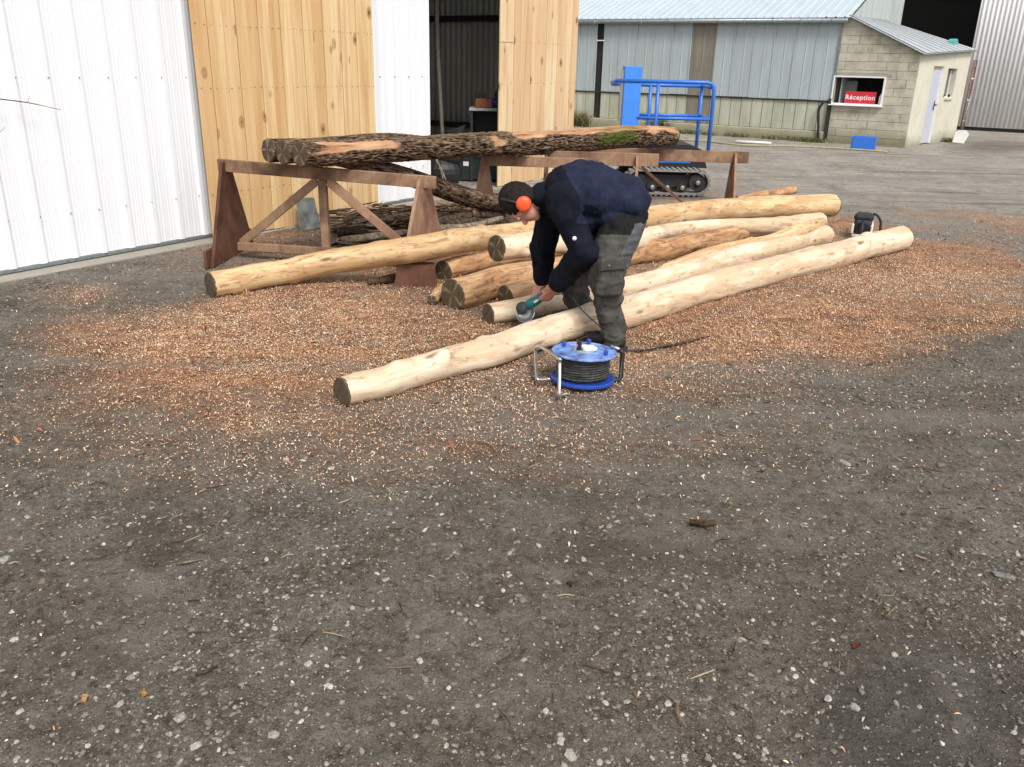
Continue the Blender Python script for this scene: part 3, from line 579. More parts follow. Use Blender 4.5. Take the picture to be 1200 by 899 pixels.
# ladder-like red frame at the corner
lad = thing('ladder', sp(SL+.12), 'narrow faded red ladder standing against the end of the annexe wall', 'ladder'); q0 = sp(SL+.08, 0, .08)
for e in (0, .26): m = MB(); m.tube([q0+SD*e, q0+SD*(e+.02)+UP*1.95], .022, 8); m.build('rail', RED_O, lad, True)
for k in range(7): m = MB(); m.tube([q0+UP*(.2+k*.26), q0+SD*.27+UP*(.2+k*.26)], .018, 8); m.build('rung', WINF if k % 2 else RED_O, lad, True)
b0 = G(1124, 168); shv = thing('shovel', b0, 'white bladed shovel standing handle up beside the annexe corner', 'shovel')
m = MB(); m.tube([b0+UP*.25, b0+UP*1.15+SD*.15], .016, 8); m.build('handle', GALV, shv, True)
m = MB(); m.prism([b0+np.array([-.17, 0, .02]), b0+np.array([.12, 0, .0]), b0+np.array([.19, -.03, .22]), b0+np.array([.10, -.05, .30]), b0+np.array([-.08, -.05, .30]), b0+np.array([-.16, -.03, .24])], np.array([0, .03, .01])); m.build('blade', WHITE_P, shv)
cr = G(1011, 175); crt = thing('blue_crate', cr, 'small bright blue crate on the ground below the serving window', 'crate')
m = MB(); ex, ey = nrm(UD+NF*.1), nrm(WD+UD*.1)
m.box(cr+UP*.02, ex*.24, ey*.16, UP*.015); m.build('base', BLUE, crt)
for sx, ax, hx_, hy_ in ((1, ex, .012, .16), (-1, ex, .012, .16)): m = MB(); m.box(cr+ax*sx*.236+UP*.14, ex*.012, ey*.16, UP*.13, ch=.004); m.build('side', BLUE, crt)
for sy in (-1, 1): m = MB(); m.box(cr+ey*sy*.156+UP*.14, ex*.222, ey*.012, UP*.13, ch=.004); m.build('side', BLUE, crt)
m = MB(); m.box(cr+UP*.24, ex*.215, ey*.14, UP*.012); m.build('lid', BLUE, crt)
# far metal building
M0 = G(1200, 156); fmb = thing('far_metal_building', M0, 'tall white corrugated metal building at the far right edge with a dark open bay', 'building')
sE = float((onp(1121, 150, M0, M0+UD)-M0) @ UD)
n_ = 8; 
for i in range(n_):
    a = sE-(i+1)*.98; sheet('corrugated_sheet', M0+UD*a+UP*.1, UD, UP*7, -WD, wave_profile(.99, .125, .017, 6), WHITE_OLD, fmb, .004, True)
m = MB(); m.box(M0+UD*(sE-4)+UP*.06+WD*.1, UD*4, WD*.08, UP*.1); m.build('plinth', SEAM, fmb)
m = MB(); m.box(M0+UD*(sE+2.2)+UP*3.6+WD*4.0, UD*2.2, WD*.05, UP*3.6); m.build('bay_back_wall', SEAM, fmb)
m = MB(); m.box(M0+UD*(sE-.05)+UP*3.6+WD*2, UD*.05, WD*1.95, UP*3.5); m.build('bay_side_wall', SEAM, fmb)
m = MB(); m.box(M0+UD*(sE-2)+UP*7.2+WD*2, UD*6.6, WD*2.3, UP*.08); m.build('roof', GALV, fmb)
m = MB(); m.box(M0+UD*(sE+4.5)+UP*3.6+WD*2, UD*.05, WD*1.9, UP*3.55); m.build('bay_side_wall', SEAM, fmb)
# hoses and weeds at the foot of the barn
def tubething(name, pts, r, mat, label, cat, seg=8, samples=40, group=None):
    m = MB(); m.tube(pts, r, seg, samples=samples); o = m.build(name, mat, smooth=True); tag(o, label, cat, group); return o
tubething('hose', [G(785, 163, .02), G(830, 166, .02), G(870, 170, .02), G(920, 171, .02), G(985, 174, .02), G(1040, 178, .02)], .018, HOSE, 'yellowish hose lying along the foot of the barn', 'hose')
tubething('plank', [G(862, 166, .03), G(904, 168, .03)], [.035, .03], WHITE_P, 'short white plank lying by the barn plinth', 'plank', 4, None)
def blades(name, centres, n, hgt, spread, mat, label, cat, kind='stuff'):
    c = np.array(centres)[rng.integers(0, len(centres), n)]; c = c+rng.normal(0, 1, (n, 2)) @ np.array([UD[:2]*spread[0], WD[:2]*spread[1]]); h = hgt*rng.uniform(.3, 1, n); a = rng.uniform(0, 6.28, n)
    lean = rng.normal(0, .5, (n, 2))*h[:, None]; w = .006+.006*rng.random(n); dx = np.c_[np.cos(a), np.sin(a)]*w[:, None]; z0 = np.zeros(n)
    A = np.c_[c-dx, z0]; B = np.c_[c+dx, z0]; C = np.c_[c+dx*.6+lean*.4, h*.6]; D = np.c_[c-dx*.6+lean*.4, h*.6]; E_ = np.c_[c+lean, h]
    co = np.stack([A, B, C, D, E_], 1).reshape(-1, 3); b = np.arange(n)[:, None]*5; f = np.concatenate([b+[0, 1, 2], b+[0, 2, 3], b+[3, 2, 4]], 0)
    me = fast_mesh(name, co, f); a = me.attributes.new('tone', 'FLOAT', 'POINT'); a.data.foreach_set('value', np.repeat(rng.random(n), 5)); return tag(link(name, me, mat), label, cat, kind=kind)
n = NT('dry_grass', .9, 0, .1); GRASS = n.col(n.ramp(n.attr('tone', 'Fac'), [(0, (.06, .07, .02)), (.5, (.13, .13, .05)), (1, (.32, .28, .15))]))
blades('dry_grass', [fp(s, 0, .12)[:2] for s in (2.2, 2.5, 3.0, 3.9, 4.9, 5.2, 5.3)]+[fp(2.1, 0, .2)[:2]]*5+[sp(2.8, 0, .15)[:2]]*2, 1900, .13, (.2, .07), GRASS, 'tufts of yellow green grass along the foot of the barn', 'grass')
blades('weeds', [fp(s, .0, .06)[:2] for s in (6.05, 6.2, 8.5, 8.7, 8.4)], 900, .5, (.13, .04), GRASS, 'tall dry weeds growing against the barn wall', 'weeds')
# ------------------------------------------------------------------ sawhorses
def sawhorse(a, b, z, pds, hb, label, e0=.1, e1=.15, mats=(HORSE_D, HORSE_P), rh=.1, full=True, top=.075, group='wooden sawhorses carrying the bark logs'):
    """a, b: base centres of the end panels; z: top of the rail; pd: panel direction"""
    a = np.array([a[0], a[1], 0.]); b = np.array([b[0], b[1], 0.]); d = nrm(b-a); pds = [nrm(q) for q in (pds if hasattr(pds[0], '__len__') else (pds, pds))]; pd = pds[0]; L = np.linalg.norm(b-a)
    t = thing('sawhorse', (a+b)/2, label, 'sawhorse', group); za = z if not hasattr(z, '__len__') else z[0]; zb = z if not hasattr(z, '__len__') else z[1]
    m = MB(); A, B = a-d*e0+UP*(za-rh/2), b+d*e1+UP*(zb-rh/2); m.box((A+B)/2, (B-A)/2, np.cross(nrm(B-A), UP)*.024, UP*rh/2, ch=.004); m.build('top_rail', HORSE, t)
    for c, sgn, mt, zz in ((a, -1, mats[0], za), (b, 1, mats[1], zb)):
        m = MB(); q = c+d*sgn*.028; pd = pds[0] if sgn < 0 else pds[1]
        m.prism([q-pd*hb, q+pd*hb, q+pd*top+UP*(zz-.02), q+pd*.03+UP*(zz-.02), q+pd*.03+UP*(zz-rh-.002), q-pd*.03+UP*(zz-rh-.002), q-pd*.03+UP*(zz-.02), q-pd*top+UP*(zz-.02)], d*sgn*.028)
        pn = m.build('end_panel', mt, t)
        m = MB(); m.box(q+d*sgn*.045+UP*.07, pd*(hb+.05), d*.014, UP*.075, ch=.004); m.build('foot_board', mt, t)
    pd = pds[0]
    if full:
        c = (a+b)/2; m = MB(); m.box(c+UP*(za+zb)/4-UP*rh/2, d*.035, pd*.03, UP*((za+zb)/4-rh/2-.002), ch=.004); m.build('centre_post', HORSE, t)
        for q, sg2, zz in ((a, 1, za), (b, -1, zb)):
            s0, s1 = q+d*sg2*.05+UP*.12, c-d*sg2*.05+UP*((za+zb)/2-rh-.01); m = MB(); v = nrm(s1-s0); m.box((s0+s1)/2, (s1-s0)/2, pd*.022, np.cross(v, pd)*.035, ch=.004); m.build('brace', HORSE if sg2 > 0 else HORSE_P, t)
        m = MB(); s0, s1 = a+d*.03+UP*.1, b-d*.03+UP*.1; m.box((s0+s1)/2-pd*.05, (s1-s0)/2, pd*.02, UP*.035, ch=.004); m.build('bottom_rail', HORSE, t)
    return t
pA, pB = np.array([-2.44, 7.34, 0]), np.array([float(P(490, 215, 7.05)[0]), 7.05, 0])
zA = float(onp(262, 186.5, pA, pB)[2]); zB = float(onp(500, 206.5, pA, pB)[2]); print('horse A z', zA, zB)
sawhorse(pA, pB, (zA, zB), ((.06, .9, 0), (.30, .9, 0)), .47, 'brown wooden sawhorse nearest the viewer, in front of the pine board door')
# right hand horses
b1 = np.array([-.29, 8.82, 0]); b2 = np.array([.75, 8.75, 0]); zb_ = float(P(600, 183, 8.8)[2]); print('B z', zb_)
sawhorse(b1, b2, zb_, (.28, .9, 0), .42, 'sawhorse standing between the man and the dark shed opening', mats=(HORSE_P, HORSE), e0=.05, e1=.0, top=.06, full=False)
c2 = P(742, 187, 9.0); c1 = P(645, 187, 9.05); zc = float(P(742, 179.5, 9.0)[2]); print('C z', zc)
tC = sawhorse([c1[0], c1[1]], [c2[0], c2[1]], zc, (.1, .9, 0), .3, 'middle sawhorse right behind the man, its rail end sticking out past his back', mats=(HORSE, HORSE_P), e0=.05, e1=.26, full=False, rh=.13)
m = MB(); s0 = P(752, 196, 9.0); s1 = G(806, 243, .02); m.box((s0+s1)/2, (s1-s0)/2, np.array([0, .02, 0]), np.cross(nrm(s1-s0), [0, 1, 0])*.028, ch=.003); m.build('brace', HORSE_P, tC)
d2 = np.array([2.70, 11.0, 0]); d1 = np.array([.75, 10.85, 0]); zd = float(P(780, 173.5, 10.95)[2]); print('D z', zd)
sawhorse(d1, d2, (zd, zd-.03), (.03, .9, 0), .3, 'farthest sawhorse, under the mossy log end in front of the tracked lift', mats=(HORSE, HORSE_P), e0=.1, e1=.22, full=False, rh=.14)
# ------------------------------------------------------------------ logs
BR_D = plain('dark_branch_bark', (.085, .05, .035), .9, 0, .1, .5, 30, .6)
def log(name, pts, mat, endm, label, seg=36, ns=110, lump=.05, rough=.02, seed=0, knots=(), cat='log', group='peeled logs lying on the ground', parent=None, endl=True):
    """pts: (px, py, r, z) centre line seen in the photograph; z = height of the centre above ground"""
    C = []; Rr = []
    for q in pts:
        if len(q) == 3: C.append(G(q[0], q[1], q[2]*.93)); Rr.append(q[2])
        else: C.append(G(q[0], q[1], q[3])); Rr.append(q[2])
    return log_w(name, np.array(C), np.array(Rr), mat, endm, label, seg, ns, lump, rough, seed, knots, cat, group)
def log_w(name, C, Rr, mat, endm, label, seg=36, ns=110, lump=.05, rough=.02, seed=0, knots=(), cat='log', group=None, bark=None):
    def jit(rs):
        f = lump*1.5*fbm(rs*np.array([.9, 4, 4])+seed*7.7, 1.5, 4, seed)+rough*1.6*fbm(rs*np.array([4, 26, 26]), 1., 3, seed+3)
        for (t, a, h, w) in [(k[0], -k[1], k[2], k[3]) for k in knots]:
            ang = np.arctan2(rs[:, 2], rs[:, 1]); da = np.abs((ang-a+math.pi) % (2*math.pi)-math.pi); f = f+h*np.exp(-((rs[:, 0]-t)/w)**2-(da/.55)**2)
        if bark is not None: f = f+bark(rs)
        return f
    if bark is None:
        C, Rr = spline(np.array(C), np.array(Rr), max(8, len(C)*4)); tt = np.linspace(0, len(C)*.35, len(C)); q = np.c_[tt, tt*0+seed*3.3, tt*0]
        e = np.minimum(1, np.minimum(np.arange(len(C)), np.arange(len(C))[::-1])/3.)[:, None]; C = C+e*np.c_[vnoise(q, 1.1, seed)*.024, vnoise(q, 1.1, seed+9)*.030, vnoise(q, .9, seed+19)*.016]
        rk = random.Random(seed); knots = list(knots)+[(rk.uniform(.1, 6.5), rk.uniform(-3.1, 3.1), rk.uniform(.06, .2), rk.uniform(.03, .07)) for _ in range(22)]
    m = MB(); m.tube(C, Rr, seg, samples=ns, jit=jit, cap=False); ring0, ring1 = m.last[0], m.last[-1]; me = m.mesh(name)
    if bark is not None: bark_attrs(me, m, bark)
    o = link(name, me, mat, smooth=True); tag(o, label, cat, group)
    for ring, sgn in ((ring0, -1), (ring1, 1)):
        c = ring.mean(0); nn = nrm(np.cross(ring[0]-c, ring[seg//4]-c)); e = MB(); k = len(ring); a_ = nrm(ring[0]-c); b_ = np.cross(nn, a_)
        vs = []; rs = []
        for sc_, dz in ((1.0, -.012), (1.003, 0.), (.96, .004), (.6, .005), (.25, .005)):
            for p in ring: q = c+(p-c)*sc_+nn*sgn*dz; vs.append(q); rs.append((0., float((q-c) @ a_), float((q-c) @ b_)))
        vs.append(c+nn*sgn*.005); rs.append((0., 1e-4, 1e-4)); f = [[i*k+j, i*k+(j+1) % k, (i+1)*k+(j+1) % k, (i+1)*k+j] for i in range(4) for j in range(k)]+[[4*k+j, 4*k+(j+1) % k, 5*k] for j in range(k)]
        if sgn < 0: f = [q[::-1] for q in f]
        e.add(vs, f, 0, rs); e.build('cut_end', endm, o, False)
    return o
L1 = log('peeled_log', [(400, 459, .076), (450, 446, .08), (520, 427, .084), (600, 402, .09), (680, 378, .098), (740, 363, .106), (850, 331, .108), (960, 303, .115), (1020, 287, .12), (1057, 279, .12)], PEEL_CREAM, END_PLAIN, 'long pale peeled log nearest the viewer, running from lower left to the right', seed=1, lump=.09, ns=220, seg=48,
         knots=[(.62, 1.0, .38, .05), (.55, .4, .15, .07), (.33, 1.4, .16, .03), (1.9, 2., .12, .05), (3.2, 1., .12, .06)])
L2 = log('peeled_log', [(572, 368, .07), (660, 352, .082), (735, 338, .09), (800, 321, .095), (847, 307, .1), (910, 291, .1), (966, 276, .108)], PEEL_CREAM, END_PLAIN, 'pale peeled log under the power tool, second from the viewer', seed=2, lump=.1, ns=160)
log('peeled_log', [(735, 339, .035, .07), (790, 313, .045, .10), (840, 296, .062, .12), (897, 284, .065, .14), (935, 272, .07, .2), (962, 262, .06, .2)], PEEL_YELLOW, END_PLAIN, 'thin pale log crossing over the right ends of two others', seed=3, lump=.12)
log('peeled_log', [(530, 345, .112), (600, 327, .112), (680, 312, .105), (740, 298, .1), (800, 288, .1), (870, 272, .09)], PEEL_TAN, END_DARK, 'tan log with a big round dark cut end marked by a pale cross', seed=4, lump=.1, rough=.05, ns=150)
log('peeled_log', [(519, 318, .085), (560, 308, .085), (620, 297, .08), (700, 284, .075)], PEEL_TAN, END_DARK, 'short reddish log end low in the pile beside the sawhorse foot', seed=5, lump=.08)
log('peeled_log', [(592, 349, .088), (640, 339, .085), (712, 322, .08)], PEEL_TAN, END_DARK, 'log half hidden in the pile, its dark end just behind the tool', seed=6, lump=.08)
log('peeled_log', [(246, 334, .09), (330, 319, .092, .1), (400, 306, .097, .18), (480, 292, .1, .30), (530, 284, .1, .30), (600, 273, .1, .24), (680, 264, .1, .22), (750, 257, .115, .24), (850, 246, .125, .15), (930, 241, .13, .14), (978, 240, .125, .13)], PEEL_YELLOW, END_PLAIN, 'very long yellow log at the back of the pile, reaching far left', seed=8, lump=.1, ns=260, seg=40, knots=[(2.0, 1.4, .15, .15)])
log('peeled_log', [(581, 291, .1, .30), (650, 284, .1, .28), (735, 283, .088, .22), (800, 268, .078, .15), (878, 266, .08, .14), (962, 260, .1, .12)], PEEL_CREAM, END_DARK, 'peeled log on top of the pile with a dark starred end', seed=9, lump=.1, ns=160, rough=.04)
log('peeled_log', [(860, 236, .05), (895, 229, .05), (931, 222, .055)], PEEL_TAN, END_DARK, 'short thin log with bark lying behind the right end of the pile', seed=10, lump=.15)
log('log_stub', [(506, 352, .04), (520, 338, .045)], PEEL_TAN, END_DARK, 'small short stub beside the large dark cut end', seed=11, lump=.1, ns=20, seg=20, group=None)
log('branch_piece', [(432, 331, .03), (466, 327, .035), (480, 325, .03)], BR_D, END_DARK, 'short dark branch piece lying by the sawhorse foot under the yellow log', seed=12, lump=.15, ns=30, seg=20, group=None)
# block under the long yellow log
kb = G(487, 337); m = MB(); kx = nrm([1, .12, 0]); ky = nrm([-.12, 1, 0]); m.prism([kb-kx*.17+UP*-.01, kb+kx*.17+UP*-.01, kb+kx*.15+UP*.17, kb-kx*.13+UP*.185], ky*.12); tag(m.build('timber_block', HORSE_D), 'dark brown timber block propping up the long yellow log', 'block')
# bark logs on the sawhorses
def bark_fn(strips=(), moss=(), depth=.10, seed=0):
    def fn(rs, parts=False):
        ang = np.arctan2(rs[:, 2], rs[:, 1]); a2 = np.stack([rs[:, 0]*1., np.cos(ang)*.12, np.sin(ang)*.12], 1)
        n1 = 1-np.abs(fbm(a2*np.array([9., 46, 46]), 1.6, 3, 31+seed)); n2 = vnoise(a2*np.array([22, 60, 60]), 1.5, 33)
        rel = np.clip((n1-.55)*2.1, 0, 1)*.75+n2*.12; S = np.zeros(len(rs)); M = np.zeros(len(rs))
        wob = fbm(a2*np.array([2.4, 9, 9]), 1.6, 4, 41+seed)
        for t0, t1, a, wd in strips:
            da = np.abs((ang-a+math.pi) % (2*math.pi)-math.pi); q = np.minimum(np.minimum(rs[:, 0]-t0, t1-rs[:, 0])*5, (wd-da)*3)+wob*1.3; S = np.maximum(S, np.clip(q*3, 0, 1))
        for t0, t1, a, wd in moss:
            da = np.abs((ang-a+math.pi) % (2*math.pi)-math.pi); q = np.minimum(np.minimum(rs[:, 0]-t0, t1-rs[:, 0])*4, (wd-da)*2)+wob*1.2; M = np.maximum(M, np.clip(q*2, 0, 1))
        if parts: return np.clip(rel, 0, 1), S, M*(1-S*.7)
        return depth*(rel-.5)*(1-S)-.05*S
    return fn
def bark_attrs(me, m, fn):
    rs = np.array(m.rest, float); r, s, mo = fn(rs, True)
    for nm, v in (('relief', r), ('strip', s), ('moss', mo)): a = me.attributes.new(nm, 'FLOAT', 'POINT'); a.data.foreach_set('value', v)
qa, qb = P(351, 181, 6.78), P(787, 160, 10.9)
pts = [onp(x, y, qa, qb) for x, y in [(351, 181), (405, 179), (480, 174.5), (550, 170), (620, 168), (680, 164), (725, 160), (760, 160), (787, 160.5)]]
Ltot = float(np.linalg.norm(qb-qa)); print('bark log', pts[0], pts[-1], Ltot)
TOPA = 1.571
log_w('bark_log', np.array(pts), np.array([.094, .098, .101, .108, .12, .128, .130, .130, .12]), BARK, END_DARK, 'front log with rough bark and stripped patches lying across the sawhorses', seg=120, ns=420, lump=.05, rough=0, seed=21, cat='log', group='bark covered logs on the sawhorses',
      bark=bark_fn([(.2, 1.0, -.75, .55), (2.08, 2.2, -.3, .5), (2.45, 4.9, -1.45, .85), (4.7, 5.7, -1.2, .8)], [(3.8, 4.6, -.45, .8)], .2))
dv = nrm(qb-qa); pv = np.cross(UP, dv); pv = nrm(pv)      # away from the viewer
def along(t, off, dz=0): return qa+dv*t+pv*off+UP*dz
log_w('bark_log', np.array([along(-.02, .2, .0), along(.6, .20, .02), along(1.1, .21, .03), along(1.7, .22, -.01), along(2.5, .24, -.06)]), np.array([.092, .094, .092, .08, .07]), BARK, END_DARK, 'second bark log, just behind the stripped one on the sawhorse', seg=72, ns=200, lump=.08, rough=0, seed=22, group='bark covered logs on the sawhorses', bark=bark_fn([], [], .18, 3))
log_w('bark_log', np.array([along(-.02, .4, .0), along(.6, .41, -.01), along(1.2, .43, -.02), along(2.2, .45, -.06)]), np.array([.09, .085, .08, .07]), BARK, END_DARK, 'third bark log, leftmost and farthest back on the sawhorse', seg=60, ns=150, lump=.08, rough=0, seed=23, group='bark covered logs on the sawhorses', bark=bark_fn([], [], .18, 5))
log_w('bark_log', np.array([P(395, 186, 7.25), P(440, 196, 7.5), P(480, 208, 7.8), P(520, 222, 8.2), P(560, 234, 8.6), P(610, 240, 9.)]), np.array([.06, .07, .08, .09, .09, .085]), BARK, END_DARK, 'curved dark log sloping down behind the nearest sawhorse to the brush pile', seg=60, ns=150, lump=.08, rough=0, seed=24, group='bark covered logs on the sawhorses', bark=bark_fn([], [], .10, 7))
# ------------------------------------------------------------------ brush pile and clutter by the doors
BR = plain('brown_branch_bark', (.085, .062, .042), .9, 0, .1, .5, 30, .6); BR2 = plain('grey_dry_branch', (.26, .21, .15), .9, 0, .1, .4, 30, .5)
def branch(pts, r, mat, label, k=0, group='branches in the brush pile'):
    m = MB(); m.tube(pts, [r, r*.95, r*.8, r*.5][:len(pts)], 9, samples=26, jit=lambda rs: .12*vnoise(rs*np.array([9, 40, 40]), 1., k)); o = m.build('branch', mat, smooth=True); tag(o, label, 'branch', group); return o
brs = [((505, 285), (545, 276), (590, 268), .05, BR2, 'pale lowest branch of the brush pile between two sawhorses', .06), ((500, 272), (540, 262), (585, 262), .055, BR, 'dark thick branch in the middle of the brush pile', .12), ((498, 262), (540, 254), (590, 250), .05, BR, 'dark upper branch at the top of the brush pile', .17),
       ((505, 268), (548, 266), (588, 256), .035, BR2, 'pale slanting branch wedged in the brush pile', .2), ((395, 272), (440, 266), (470, 262), .045, BR, 'dark branch lying by the pine door behind the post', .05), ((400, 282), (440, 277), (475, 272), .04, BR2, 'pale weathered branch beside the black hose coil', .06), ((380, 268), (430, 258), (470, 250), .03, BR2, 'thin pale branch closest to the pine door', .09), ((440, 262), (470, 254), (500, 250), .04, BR2, 'broken pale branch end left of the sawhorse panel', .12)]
for i, (a, b, c, r, mt, lb, z) in enumerate(brs): branch([G(*a, z), G(*b, z+.03), G(*c, z)], r, mt, lb, i)
# shredded bark and twigs heaped there
def sticks(name, area, n, lr, rr, mat, label, cat='twigs', zmax=.02, ori=None):
    """area: pixel polygons as (cx, cy, rx, ry, weight)"""
    w = np.array([a[4] for a in area], float); w /= w.sum(); k = rng.choice(len(area), n, p=w); co = []; fs = []; tone = []
    for i in range(n):
        a = area[k[i]]; t = rng.uniform(0, 6.28); q = math.sqrt(rng.random()); g = G(a[0]+a[2]*q*math.cos(t), a[1]+a[3]*q*math.sin(t)); L = rng.uniform(*lr); r = rng.uniform(*rr); th = rng.uniform(0, 6.28) if ori is None else rng.normal(ori, .5)
        d = np.array([math.cos(th), math.sin(th), rng.normal(0, .12)]); s = nrm(np.cross(d, UP)); c = g+UP*(height(g[None, :2])[0]+r+rng.random()*zmax); bend = s*rng.normal(0, .1)*L; b = len(co); pz = rng.random()
        for u_, rd in ((-.5, .7), (0, 1), (.5, .5)):
            cc = c+d*L*u_+bend*(1-4*u_*u_)
            for v_ in range(4): an = v_*math.pi/2; co.append(cc+s*math.cos(an)*r*rd+UP*math.sin(an)*r*rd)
        tone += [pz]*12
        for ri in (0, 1): fs += [[b+ri*4+j, b+ri*4+(j+1) % 4, b+ri*4+4+(j+1) % 4, b+ri*4+4+j] for j in range(4)]
        fs += [[b, b+3, b+2, b+1], [b+8, b+9, b+10, b+11]]
    me = fast_mesh(name, np.array(co), np.array(fs)); a = me.attributes.new('tone', 'FLOAT', 'POINT'); a.data.foreach_set('value', np.array(tone)); return tag(link(name, me, mat), label, cat, kind='stuff')
n = NT('twig_wood', .9, 0, .1); TWIG = n.col(n.ramp(n.attr('tone', 'Fac'), [(0, (.03, .02, .013)), (.6, (.10, .065, .04)), (.85, (.24, .17, .11)), (1, (.42, .33, .22))]))
sticks('brush_litter', [(545, 268, 48, 18, 3), (440, 270, 60, 12, 1.2), (440, 262, 50, 10, 1.2)], 1500, (.04, .28), (.002, .012), TWIG, 'loose heap of twigs and bark strips between the sawhorses and the doors', 'brush', .16, .3)
sticks('ground_twigs', [(200, 630, 60, 30, .35), (300, 430, 260, 80, 3), (800, 420, 330, 90, 5), (600, 600, 560, 260, 4), (60, 350, 60, 20, 2), (950, 300, 200, 30, 1)], 620, (.015, .09), (.0012, .0035), TWIG, 'small dark twigs scattered over the gravel', 'twigs')
# leaning slab, black hose, striped grate, interior things
m = MB(); p = G(362, 268); m.prism([p+WD*-.13, p+WD*.13, p+WD*.11+UP*.30-NS*.06, p+WD*-.10+UP*.32-NS*.06], NS*.05); tag(m.build('stone_slab', SLATE), 'grey slab leaning against the foot of the pine board door', 'slab')
for k, (x, y, rx, lb) in enumerate([(425, 283, .24, 'shiny black hose loop lying flat behind the sawhorse, upper of two'), (420, 289, .27, 'shiny black hose loop lying flat behind the sawhorse, lower of two')]):
    c = G(x, y, .03+.02*(1-k)); m = MB(); an = np.linspace(0, 6.2, 40); m.tube([c+np.array([math.cos(t)*rx, math.sin(t)*rx*.75, 0]) for t in an], .016, 8); tag(m.build('hose_loop', plain('wet_black_rubber', (.025, .025, .028), .18, 0, .6), smooth=True), lb, 'hose', 'black hose loops')
gr = thing('grating', G(436, 260), 'small white barred grating lying among the branches', 'grating'); c = G(436, 260, .12)
for k in range(7): m = MB(); m.box(c+WD*(k-3)*.05+NS*.02, WD*.012, NS*.12, UP*.006); m.build('bar', WHITE_P, gr)
m = MB(); m.box(c-NS*.1, WD*.17, NS*.012, UP*.008); m.build('edge_bar', WHITE_P, gr)
cab = P(567, 212, 12.9); cab[2] = 0; ax, ay = np.array([1, 0, 0.]), np.array([0, 1, 0.]); zt = float(P(567, 128, 12.7)[2]); cb = thing('cabinet', cab, 'dark open cabinet with a pale top edge standing inside the shed opening', 'cabinet')
xl, xr = P(551.5, 140, 12.6)[0], P(592, 140, 12.6)[0]; cxm = (xl+xr)/2; hw_ = (xr-xl)/2
for xx in (xl+.015, xr-.015): m = MB(); m.box([xx, 12.85, zt/2-.01], ax*.015, ay*.25, UP*(zt/2-.02)); m.build('side_panel', DKGREY, cb)
m = MB(); m.box([cxm, 13.1, zt/2], ax*(hw_-.03), ay*.01, UP*(zt/2-.03)); m.build('back_panel', BLACK, cb)
m = MB(); m.box([cxm, 12.85, zt], ax*(hw_+.02), ay*.27, UP*.018); m.build('top_board', PALEINT, cb)
for zz in (zt-.5, zt*.35, .05): m = MB(); m.box([cxm, 12.86, zz], ax*(hw_-.03), ay*.24, UP*.012); m.build('shelf', DKGREY, cb)
def ibox(name, x0, y0, x1, y1, Y, mat, label, cat, base=None, dd=.15):
    a, b = P(x0, y1, Y), P(x1, y0, Y); z0 = a[2] if base is None else base; m = MB(); m.box([(a[0]+b[0])/2, Y+dd, (z0+b[2])/2], ax*(b[0]-a[0])/2, ay*dd, UP*(b[2]-z0)/2, ch=.01); return tag(m.build(name, mat), label, cat)
o = ibox('cardboard_box', 557, 116, 577, 127, 12.68, BROWNBOX, 'orange brown box sitting on top of the dark cabinet', 'box', zt+.019)
m = MB(); q = P(581, 112, 12.75); q[2] = zt+.02; m.ell(q+UP*.07, ax*.10, ay*.09, UP*.07, 9, 6); m.ell(q+UP*.17+ax*.04, ax*.06, ay*.05, UP*.09, 7, 5); tag(m.build('blue_bag', plain('deep_blue_bag', (.02, .035, .2), .6), smooth=True), 'deep blue bag beside the orange brown box on the cabinet', 'bag')
q = P(563, 112, 12.8); q[2] = float(P(563, 116, 12.68)[2]); m = MB(); m.box(q+UP*.04, ax*.07, ay*.05, UP*.04, ch=.012); m.box(q+UP*.055-ay*.052, ax*.03, ay*.003, UP*.015); tag(m.build('camera_case', [BLACK]), 'small black case lying on the orange brown box', 'case')
ch_ = G(560, 213); m = MB(); m.box(ch_+UP*.2+ay*.25, ax*.36, ay*.22, UP*.2, ch=.02); chs = m.build('storage_chest', DKGREEN); tag(chs, 'dark green chest with a white label on the shed floor', 'chest')
q = P(546, 192, float(ch_[1])+.02); m = MB(); m.box([q[0], ch_[1]+.028, q[2]], ax*.04, ay*.003, UP*.03); m.build('paper_label', WHITE_P, chs); m = MB(); m.box(ch_+UP*.385+ay*.25, ax*.37, ay*.23, UP*.025, ch=.01); m.build('lid', DKGREEN, chs)
q = P(518, 205, 11.9); q[2] = 0; m = MB(); m.ell(q+UP*.2, ax*.28, ay*.2, UP*.22); m.ell(q+UP*.42+ax*.1, ax*.2, ay*.14, UP*.12); m.prism([P(520, 155, 12.1), P(546, 146, 12.1), P(540, 156, 12.1)], ay*.05); tag(m.build('machine_cover', BLACK, smooth=False), 'black covered heap on the floor at the left of the shed opening', 'cover')
m = MB()
for k in range(3):
    a = P(507+k*4, 188+k*9, 10.9); m.tube([a+UP*.1, a+np.array([.08, .02, -.05]), a+np.array([.14+.02*k, 0, -.28])], .008+.003*(k % 2), 6, samples=10)
tag(m.build('dry_stems', BR2, smooth=True), 'few dry curling stems sticking up beside the shed opening', 'stems')
# twig against the white wall
m = MB(); tw = [onp(-30, 113, wp(0, .12), wp(1, .12)), onp(30, 120, wp(0, .12), wp(1, .12)), onp(72, 129, wp(0, .12), wp(1, .12))]; m.tube(tw, [.005, .004, .0015], 6, samples=14)
m.tube([onp(32, 120, wp(0, .12), wp(1, .12)), onp(35, 113, wp(0, .12), wp(1, .12))], [.002, .001], 5); m.tube([onp(-10, 165, wp(0, .1), wp(1, .1)), onp(6, 149, wp(0, .1), wp(1, .1))], [.003, .001], 5); tag(m.build('bare_twig', BR, smooth=True), 'thin bare twig reaching in front of the white wall at the left edge', 'twig')
